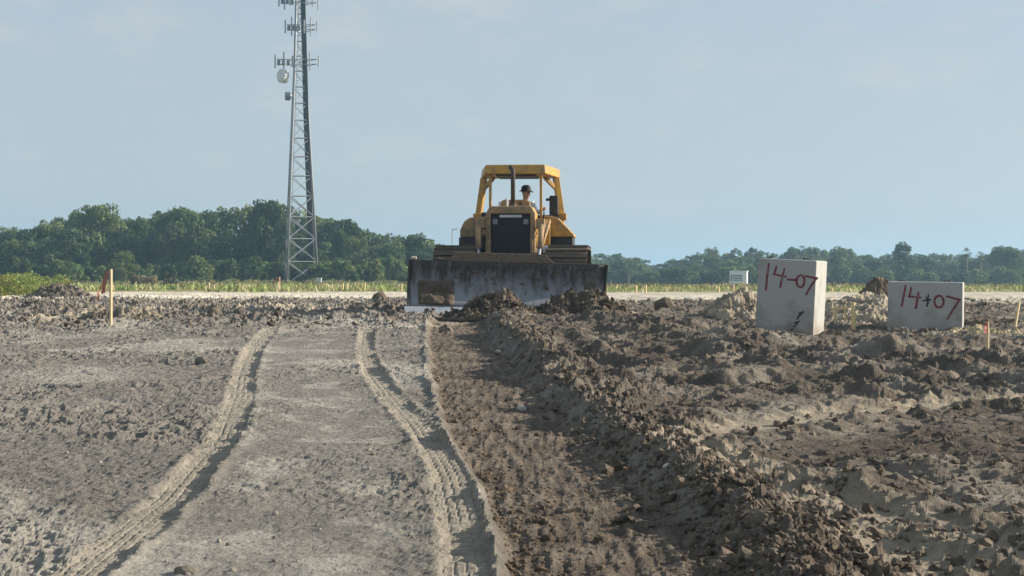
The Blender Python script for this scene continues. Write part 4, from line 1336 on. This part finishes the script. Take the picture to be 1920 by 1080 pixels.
# mud packed on the left of the blade
r_ = np.random.default_rng(77)
gx, gzv = np.meshgrid(np.linspace(0, 1, 26), np.linspace(0, 1, 18))
nn = fbm(gx * 4, gzv * 3, 4, 711)
ex = np.clip(np.minimum(np.minimum(gx, 1 - gx) * 16, np.minimum(gzv * 30, (1 - gzv) * 14)) + nn * 0.2, 0, 1)
zz = 0.17 + gzv * 0.53
xx = -BW + 0.17 + gx * 0.80 + 0.03 * nn
yy = np.interp(zz, [p_[1] for p_ in bl_prof], [p_[0] for p_ in bl_prof]) + 0.03 - (0.09 + 0.05 * nn) * ex
idx = np.arange(26 * 18).reshape(18, 26)
fq = np.stack([idx[:-1, :-1], idx[:-1, 1:], idx[1:, 1:], idx[1:, :-1]], -1).reshape(-1, 4)
link_mesh('packed_mud', np_mesh('packed_mud', np.column_stack([xx.ravel(), yy.ravel(), zz.ravel()]), fq, smooth=True), M['cake'], blade)
for i in range(16):
    x = random.uniform(-1.2, 1.9)
    z_ = random.uniform(0.55, 0.95)
    y_ = float(np.interp(z_, [p_[1] for p_ in bl_prof], [p_[0] for p_ in bl_prof]))
    V, Fc = ico(1, 900 + i, 0.25)
    sc_ = random.uniform(0.035, 0.085)
    link_mesh('mud_splat', np_mesh('mud_splat', V * np.array([1.4, 0.35, 0.8]) * sc_, Fc), M['cake'], blade, (x, y_ + 0.005, z_))
# push frame and lift gear
mb = MB()
mb.box(-0.62, -0.44, 0.50, 1.4, 0.42, 0.66).box(0.44, 0.62, 0.50, 1.4, 0.42, 0.66).box(-0.62, 0.62, 0.36, 0.497, 0.40, 0.68)
mb.build('push_frame', M['dark_steel'], DZ, bevel=0.02)
for sx in (-1, 1):
    c = MB().tube([(sx * 0.69, 0.62, 1.95), (sx * 0.66, 0.36, 1.42)], 0.062, 10).build('lift_cylinder', M['yellow_dull'], DZ, smooth=True)
    MB().tube([(sx * 0.66, 0.36, 1.42), (sx * 0.62, 0.16, 0.9)], 0.032, 8).build('piston_rod', M['steel'], c, smooth=True)
    MB().box(sx * 0.66 - 0.09, sx * 0.66 + 0.09, 0.56, 0.80, 1.86, 2.06).build('cylinder_mount', M['yellow_dull'], DZ, bevel=0.02)
# hull and engine hood
MB().box(-0.50, 0.50, 0.72, 3.5, 0.62, 1.32).build('hull', M['dark_steel'], DZ, bevel=0.02)
hood = MB().prism([(-0.52, 1.30), (0.52, 1.30), (0.52, 2.16), (0.43, 2.32), (-0.43, 2.32), (-0.52, 2.16)], 'y', 0.90, 2.22, [(-0.5, 1.30), (0.5, 1.30), (0.5, 2.22), (0.42, 2.38), (-0.42, 2.38), (-0.5, 2.22)]).build('hood', M['yellow'], DZ, bevel=0.03)
MB().box(0.522, 0.545, 1.1, 1.6, 1.45, 2.1).build('side_door', M['yellow'], hood, bevel=0.01)
MB().box(0.522, 0.545, 1.64, 2.1, 1.45, 2.1).build('side_door', M['yellow'], hood, bevel=0.01)
MB().box(-0.545, -0.522, 1.1, 2.1, 1.45, 2.1).build('side_door', M['yellow'], hood, bevel=0.01)
# radiator surround: frame pieces round a recessed grille
mb = MB()
mb.prism([(-0.54, 1.28), (-0.43, 1.28), (-0.43, 2.17), (0.43, 2.17), (0.43, 1.28), (0.54, 1.28), (0.54, 2.18), (0.45, 2.34), (-0.45, 2.34), (-0.54, 2.18)], 'y', 0.70, 0.897)
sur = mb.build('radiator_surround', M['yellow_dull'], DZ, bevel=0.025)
gl = MB().box(-0.428, 0.428, 0.78, 0.83, 1.26, 2.168).build('grille', M['grille'], DZ)
for j in range(15):
    MB().box(-0.42, 0.42, 0.765, 0.779, 1.30 + j * 0.055, 1.325 + j * 0.055).build('grille_bar', M['grille'], gl)
MB().box(-0.24, 0.24, 0.742, 0.762, 2.095, 2.150).build('name_plate', M['chalk'], gl)
for sx in (-1, 1):
    MB().box(sx * 0.335 - 0.055, sx * 0.335 + 0.055, 0.735, 0.764, 1.94, 2.06).build('headlight', M['lamp_glass'], DZ, bevel=0.008)
    MB().box(sx * 0.46 - 0.03, sx * 0.46 + 0.03, 0.655, 0.697, 1.32, 1.62).build('latch_bar', M['yellow_dull'], sur, bevel=0.008)
# exhaust, intake, cowl
ex_ = MB().tube([(0.01, 1.3, 2.3), (0.01, 1.3, 3.10), (0.0, 1.31, 3.18), (-0.06, 1.34, 3.24)], 0.05, 12).build('exhaust_pipe', M['rust'], DZ, smooth=True)
MB().tube([(0.01, 1.3, 2.31), (0.01, 1.3, 2.42)], [0.095, 0.08], 12).build('exhaust_collar', M['rust'], ex_, smooth=True)
MB().prism([(-0.34, 2.36), (0.34, 2.36), (0.33, 2.50), (0.24, 2.545), (-0.26, 2.545), (-0.34, 2.48)], 'y', 2.05, 2.38).build('cowl', M['yellow_dull'], DZ, bevel=0.02)
for (x, h_, w_) in ((-0.24, 0.15, 0.03), (-0.16, 0.19, 0.025), (-0.32, 0.12, 0.025)):
    MB().tube([(x, 1.75, 2.34), (x, 1.75, 2.36 + h_)], [w_, w_ * 1.3], 8).build('filler_cap', M['chalk'] if w_ < 0.03 else M['yellow_dull'], DZ)
MB().box(0.09, 0.14, 2.035, 2.048, 2.42, 2.50).build('cowl_plate', M['rust'], DZ)
# platform, seat, controls
MB().box(-0.62, 0.62, 2.24, 3.75, 1.33, 1.50).build('platform', M['dark_steel'], DZ, bevel=0.02)
seat = MB().box(-0.18, 0.42, 2.75, 3.25, 1.503, 1.90).build('seat', M['rubber'], DZ, bevel=0.05)
MB().prism([(3.22, 1.9), (3.36, 1.9), (3.46, 2.42), (3.34, 2.42)], 'x', -0.16, 0.40).build('backrest', M['rubber'], seat, bevel=0.04)
for sx in (-0.30, 0.50):
    MB().box(sx, sx + 0.09, 2.7, 3.25, 2.02, 2.10).build('armrest', M['rubber'], seat, bevel=0.02)
cs = MB().box(0.55, 0.80, 2.55, 3.1, 1.503, 2.22).build('console', M['black'], DZ, bevel=0.02)
MB().box(0.72, 0.92, 2.95, 3.15, 2.24, 2.68).build('work_radio', M['black'], cs, bevel=0.02)
MB().box(0.64, 0.73, 2.97, 3.08, 2.56, 2.62).build('radio_bracket', M['black'], cs)
MB().box(0.44, 0.95, 3.0, 3.12, 2.12, 2.235).build('rail', M['black'], cs, bevel=0.01)
cs = MB().box(-0.74, -0.50, 2.55, 3.2, 1.503, 2.15).build('console', M['black'], DZ, bevel=0.02)
MB().box(-0.86, -0.42, 3.0, 3.12, 2.20, 2.30).build('rail', M['black'], cs, bevel=0.01)
for (x, y_) in ((-0.52, 2.62), (0.62, 2.6)):
    MB().tube([(x, y_, 2.1), (x, y_ - 0.05, 2.30)], [0.016, 0.016], 6).build('lever', M['rubber'], DZ)
# canopy
canopy = MB().prism([(-0.69, 2.02), (0.69, 2.02), (0.94, 3.78), (-0.94, 3.78)], 'z', 3.125, 3.335, [(-0.67, 2.05), (0.67, 2.05), (0.92, 3.76), (-0.92, 3.76)]).build('canopy_roof', M['yellow'], DZ, bevel=0.025)
MB().box(-0.45, 0.45, 2.2, 3.4, 3.09, 3.122).build('roof_liner', M['black'], canopy)
for sx in (-1, 1):
    MB().bar((sx * 0.575, 2.2, 1.42), (sx * 0.575, 2.2, 3.122), 0.06, 0.08).build('front_post', M['yellow'], DZ, bevel=0.008)
    pst = MB().bar((sx * 0.97, 3.55, 2.26), (sx * 0.845, 3.5, 3.122), 0.115, 0.14).build('rear_post', M['yellow'], DZ, bevel=0.012)
    MB().bar((sx * 0.855, 3.5, 2.86), (sx * 0.60, 3.3, 3.12), 0.07, 0.09).build('gusset', M['yellow'], pst, bevel=0.008)
    MB().box(sx * 0.985 - 0.11, sx * 0.985 + 0.11, 3.42, 3.70, 2.13, 2.29).build('post_foot', M['yellow'], pst, bevel=0.015)
    MB().box(sx * 0.9 - 0.14, sx * 0.9 + 0.14, 3.32, 3.8, 1.3, 2.127).build('post_pedestal', M['yellow_dull'], DZ, bevel=0.02)
# fenders and tanks
MB().prism([(0.66, 1.70), (1.33, 1.70), (1.33, 1.75), (0.96, 2.14), (0.66, 2.19)], 'y', 1.95, 3.3).build('fender', M['yellow'], DZ, bevel=0.025)
MB().box(0.68, 1.30, 2.0, 3.28, 1.44, 1.697).build('battery_box', M['black'], DZ, bevel=0.02)
MB().prism([(-1.24, 1.70), (-0.66, 1.70), (-0.66, 2.16), (-1.02, 2.14), (-1.15, 2.05), (-1.24, 1.86)], 'y', 1.95, 3.3).build('fender', M['yellow_dull'], DZ, bevel=0.025)  # shadowed side painted in; the right fender keeps the full yellow
MB().box(-1.26, -0.66, 1.9, 3.28, 1.40, 1.697).build('tool_box', M['black'], DZ, bevel=0.02)
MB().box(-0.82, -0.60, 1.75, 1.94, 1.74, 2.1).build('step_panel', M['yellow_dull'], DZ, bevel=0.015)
MB().box(0.66, 0.80, 1.80, 1.94, 1.45, 2.1).build('step_panel', M['yellow'], DZ, bevel=0.015)
for (x0, x1) in ((0.60, 0.74), (0.64, 0.80)):
    MB().tube([(x1, 1.7, 2.05), (x0, 0.95, 1.36)], 0.035, 8).build('hose', M['yellow_dull'], DZ, smooth=True)
MB().box(0.56, 0.68, 0.78, 0.92, 1.32, 1.46).build('clevis', M['chalk'], DZ, bevel=0.01)
MB().box(0.70, 0.80, 0.80, 0.92, 1.32, 1.48).build('clevis', M['chalk'], DZ, bevel=0.01)
for k, (x0, x1, zz0) in enumerate(((0.56, 0.64, 2.02), (0.58, 0.70, 1.92), (-0.57, -0.65, 1.98))):
    MB().tube([(x0, 1.9, zz0), (x0 * 1.02, 1.4, zz0 - 0.14), (x1, 0.95, zz0 - 0.10), (x1, 0.66, zz0 - 0.22)], 0.018, 7).build('hydraulic_hose', M['rubber'], DZ, smooth=True)
for sx in (-1, 1):
    for zz0 in (1.40, 1.75, 2.08):
        MB().tube([(sx * 0.485, 0.68, zz0), (sx * 0.485, 0.70, zz0)], 0.02, 6).build('bolt', M['dark_steel'], sur)
MB().box(0.5455, 0.549, 1.2, 2.0, 1.95, 2.03).build('decal_stripe', M['black'], hood)
# rear winch frame
MB().box(-0.55, 0.55, 3.803, 4.3, 0.6, 1.5).build('rear_frame', M['dark_steel'], DZ, bevel=0.03)
# tracks
shoe_mb = MB()
shoe_mb.box(-0.45, 0.45, -0.097, 0.097, -0.02, 0.012)
shoe_mb.prism([(-0.014, 0.010), (0.014, 0.010), (0.008, 0.06), (-0.008, 0.06)], 'x', -0.45, 0.45)
shoe_me = shoe_mb.mesh('track_shoe')
shoe_me.materials.append(M['track_mud'])
TR, TA, TB, TZ = 0.555, 0.98, 3.36, 0.885
L1 = TB - TA
LT = 2 * L1 + 2 * math.pi * TR
NS = int(round(LT / 0.20))
def track_pt(s_):
    s_ %= LT
    if s_ < L1:                       # top run, front to back
        return TA + s_, TZ + TR, R(0)
    s_ -= L1
    if s_ < math.pi * TR:
        a = s_ / TR
        return TB + math.sin(a) * TR, TZ + math.cos(a) * TR, -a
    s_ -= math.pi * TR
    if s_ < L1:
        return TB - s_, TZ - TR, -math.pi
    s_ -= L1
    a = s_ / TR
    return TA - math.sin(a) * TR, TZ - math.cos(a) * TR, -math.pi - a
for sx in (-1, 1):
    tk = empty('track', (sx * 1.215, 0, 0), 0, parent=DZ)
    for i in range(NS):
        y_, z_, a = track_pt(i * LT / NS + 0.07 * sx)
        sh_ = bpy.data.objects.new('track_shoe', shoe_me)
        sh_.location = (0, y_, z_)
        sh_.rotation_euler = (a, 0, 0)
        sh_.parent = tk
        COL.objects.link(sh_)
    MB().box(-0.16, 0.16, TA, TB, TZ - 0.24, TZ + 0.18).build('track_frame', M['dark_steel'], tk, bevel=0.02)
    MB().tube([(-0.1, TA, TZ), (0.1, TA, TZ)], TR - 0.06, 24).build('idler', M['dark_steel'], tk)
    MB().tube([(-0.1, TB, TZ), (0.1, TB, TZ)], TR - 0.06, 18).build('sprocket', M['dark_steel'], tk)
    for j in range(6):
        yj = TA + 0.2 + j * (L1 - 0.4) / 5
        MB().tube([(-0.14, yj, TZ - TR + 0.17), (0.14, yj, TZ - TR + 0.17)], 0.12, 14).build('track_roller', M['dark_steel'], tk)

# ------------------------------------------------------------------ the operator
op = empty('person', DZ.matrix_basis @ Vector((0.135, 2.98, 1.955)), R(-4.5), 'bulldozer operator in a dark brimmed hat and pale shirt looking to the right', 'person')
def skin(joints, edges, name, material, sub=2):
    me = bpy.data.meshes.new(name)
    me.from_pydata([j[:3] for j in joints], edges, [])
    o = bpy.data.objects.new(name, me)
    COL.objects.link(o)
    sk = o.modifiers.new('skin', 'SKIN')
    for i, j in enumerate(joints):
        d_ = me.skin_vertices[0].data[i]
        r = j[3]
        d_.radius = r if isinstance(r, tuple) else (r, r)
        d_.use_root = (i == 0)
    sb = o.modifiers.new('sub', 'SUBSURF')
    sb.levels = sub
    sb.render_levels = sub
    dg = bpy.context.evaluated_depsgraph_get()
    m2 = bpy.data.meshes.new_from_object(o.evaluated_get(dg))
    m2.name = name
    bpy.data.objects.remove(o)
    bpy.data.meshes.remove(me)
    m2.materials.clear()
    m2.shade_smooth()
    return link_mesh(name, m2, material, op)
hx, hy = 0.055, -0.13      # head sits a little forward
look = Vector((0.80, -0.58, -0.12)).normalized()
H0 = Vector((hx, hy, 0.74))
J = [(0, 0, 0.10, (0.15, 0.11)), (0.01, -0.03, 0.28, (0.15, 0.105)), (0.02, -0.06, 0.46, (0.17, 0.10)), (0.03, -0.08, 0.56, (0.085, 0.07)),
     (0.04, -0.10, 0.63, 0.055), (hx, hy, 0.70, 0.078), (hx, hy, 0.78, 0.096), (hx, hy, 0.86, 0.088), (hx, hy, 0.91, 0.05)]
E = [(i, i + 1) for i in range(8)]
# arms and legs
for sx in (-1, 1):
    n0 = len(J)
    hand = Vector((-0.60 if sx < 0 else 0.50, -0.40, 0.41))
    J += [(sx * 0.19, -0.06, 0.53, 0.062), (sx * 0.29, -0.12, 0.32, 0.048), (hand.x - sx * 0.06, hand.y + 0.10, hand.z - 0.03, 0.030), (hand.x, hand.y, hand.z, (0.036, 0.02))]
    E += [(2, n0), (n0, n0 + 1), (n0 + 1, n0 + 2), (n0 + 2, n0 + 3)]
    n1 = len(J)
    J += [(sx * 0.11, -0.08, 0.09, 0.088), (sx * 0.15, -0.48, 0.12, 0.065), (sx * 0.15, -0.58, -0.16, 0.05), (sx * 0.15, -0.60, -0.33, 0.042), (sx * 0.16, -0.74, -0.36, 0.04)]
    E += [(0, n1), (n1, n1 + 1), (n1 + 1, n1 + 2), (n1 + 2, n1 + 3), (n1 + 3, n1 + 4)]
# nose and chin
n2 = len(J)
nz = H0 + look * 0.098 + Vector((0, 0, 0.03))
J += [(nz.x, nz.y, nz.z, 0.019)]
E += [(6, n2)]
body = skin(J, E, 'body', M['skin'])
# fingers, closed on the levers
fm = MB()
for sx in (-1, 1):
    hand = Vector((-0.60 if sx < 0 else 0.50, -0.40, 0.41))
    for k in range(4):
        L = (0.030, 0.036, 0.033, 0.026)[k]
        b0 = hand + Vector((sx * 0.012, -0.012, 0.028 - 0.019 * k))
        b1 = b0 + Vector((sx * 0.02, -L, 0.0))
        b2 = b1 + Vector((-sx * 0.022, -L * 0.55, -0.004))
        b3 = b2 + Vector((-sx * 0.022, L * 0.4, -0.002))
        fm.tube([b0, b1, b2, b3], [0.009, 0.009, 0.008, 0.006], 7)
    t0 = hand + Vector((-sx * 0.02, 0.0, 0.03))
    fm.tube([t0, t0 + Vector((-sx * 0.02, -0.03, 0.012)), t0 + Vector((-sx * 0.004, -0.058, 0.008))], [0.011, 0.010, 0.007], 7)
fm.build('fingers', M['skin'], body, smooth=True)
# clothing
JS = [(0, 0, 0.12, (0.168, 0.128)), (0.01, -0.03, 0.28, (0.168, 0.122)), (0.02, -0.06, 0.46, (0.188, 0.118)), (0.03, -0.075, 0.55, (0.105, 0.088))]
ES = [(0, 1), (1, 2), (2, 3)]
for sx in (-1, 1):
    n0 = len(JS)
    hand = Vector((-0.60 if sx < 0 else 0.50, -0.40, 0.41))
    JS += [(sx * 0.20, -0.06, 0.525, 0.078), (sx * 0.295, -0.12, 0.32, 0.062), ((sx * 0.295 + hand.x) / 2, (-0.12 + hand.y) / 2, (0.32 + hand.z) / 2 - 0.01, 0.05)]
    ES += [(2, n0), (n0, n0 + 1), (n0 + 1, n0 + 2)]
skin(JS, ES, 'shirt', M['shirt'])
JT = [(0, 0, 0.09, (0.172, 0.13))]
ET = []
for sx in (-1, 1):
    n0 = len(JT)
    JT += [(sx * 0.11, -0.10, 0.09, 0.10), (sx * 0.15, -0.48, 0.12, 0.078), (sx * 0.15, -0.58, -0.16, 0.064), (sx * 0.15, -0.60, -0.30, 0.06)]
    ET += [(0, n0), (n0, n0 + 1), (n0 + 1, n0 + 2), (n0 + 2, n0 + 3)]
skin(JT, ET, 'trousers', M['trousers'])
# hat: crown and a brim that dips towards the front
hb = H0 + Vector((0, 0, 0.105))
q = Vector((0, -1, 0)).rotation_difference(look)
def hat_ring(r, z_, n=24, fx=1.0, dip=0.0):
    out = []
    for k in range(n):
        a = 2 * math.pi * k / n
        p_ = Vector((math.sin(a) * r * 0.86, -math.cos(a) * r * (fx if math.cos(a) > 0 else 1.0), z_ - dip * max(0, math.cos(a)) ** 2))
        out.append(tuple(hb + Matrix.Rotation(math.atan2(look.x, -look.y), 3, 'Z') @ p_))
    return out
rings = [hat_ring(0.128, 0.0), hat_ring(0.172, -0.012, fx=1.18, dip=0.035), hat_ring(0.172, -0.020, fx=1.18, dip=0.035), hat_ring(0.118, -0.012), hat_ring(0.118, -0.012)]
rings = [hat_ring(0.118, -0.02), hat_ring(0.170, -0.026, fx=1.18, dip=0.035), hat_ring(0.172, -0.016, fx=1.18, dip=0.035), hat_ring(0.126, -0.002), hat_ring(0.120, 0.05), hat_ring(0.098, 0.095), hat_ring(0.05, 0.118), hat_ring(0.005, 0.122)]
vs = [p_ for rg in rings for p_ in rg]
fs = []
for i in range(len(rings) - 1):
    for k in range(24):
        fs.append((i * 24 + k, i * 24 + (k + 1) % 24, (i + 1) * 24 + (k + 1) % 24, (i + 1) * 24 + k))
MB().add(vs, fs).build('hat', M['hat'], op, smooth=True)
# hair at the back and sides, eyes, mouth, ears
hm = MB()
back_d = -look
c0 = H0 + Vector((0, 0, 0.055))
rings = []
for zt_, rr in ((-0.045, 0.078), (-0.01, 0.095), (0.03, 0.101), (0.07, 0.101)):
    rg = []
    for k in range(11):
        a = math.pi * (-0.5 + k / 10.0)
        d_ = Matrix.Rotation(a, 3, 'Z') @ Vector((back_d.x, back_d.y, 0)).normalized()
        rg.append(c0 + Vector((0, 0, zt_)) + d_ * rr)
    rings.append(rg)
vs = [p_ for rg in rings for p_ in rg]
fs = [(i * 11 + k, i * 11 + k + 1, (i + 1) * 11 + k + 1, (i + 1) * 11 + k) for i in range(3) for k in range(10)]
ho = MB().add(vs, fs).build('hair', M['hair'], op, smooth=True)
sm = ho.modifiers.new('solid', 'SOLIDIFY')
sm.thickness = 0.02
side = Vector((-look.y, look.x, 0)).normalized()
for sx in (-1, 1):
    e = H0 + Vector((0, 0, 0.062)) + look * 0.088 + side * sx * 0.033
    MB().tube([e - look * 0.006, e + look * 0.004], [0.012, 0.008], 8).build('eye', M['eye'], body)
    er = H0 + Vector((0, 0, 0.03)) + side * sx * 0.095
    MB().tube([er - Vector((0, 0, 0.03)), er + Vector((0, 0, 0.005)), er + Vector((0, 0, 0.032))], [0.010, 0.018, 0.012], 8).build('ear', M['skin'], body, smooth=True)
mo = H0 + Vector((0, 0, -0.022)) + look * 0.082
MB().bar(mo - side * 0.024, mo + side * 0.024, 0.008, 0.01).build('mouth', M['rust'], body)

# ------------------------------------------------------------------ haze
hz = bpy.data.materials.new('haze_air')
n, l = nodes_of(hz)
for nd in list(n):
    if nd.type == 'BSDF_PRINCIPLED':
        n.remove(nd)
pv = n.new('ShaderNodeVolumePrincipled')
pv.inputs['Color'].default_value = (0.46, 0.74, 1.0, 1)
pv.inputs['Density'].default_value = HAZE_DENSITY
pv.inputs['Anisotropy'].default_value = 0.2
l.new(pv.outputs['Volume'], n['Material Output'].inputs['Volume'])
tag(MB().box(-2700, 2700, -8.5, 6200, -2.2, 49.0).build('haze', hz), 'thin pale blue haze over the whole site', kind='stuff')
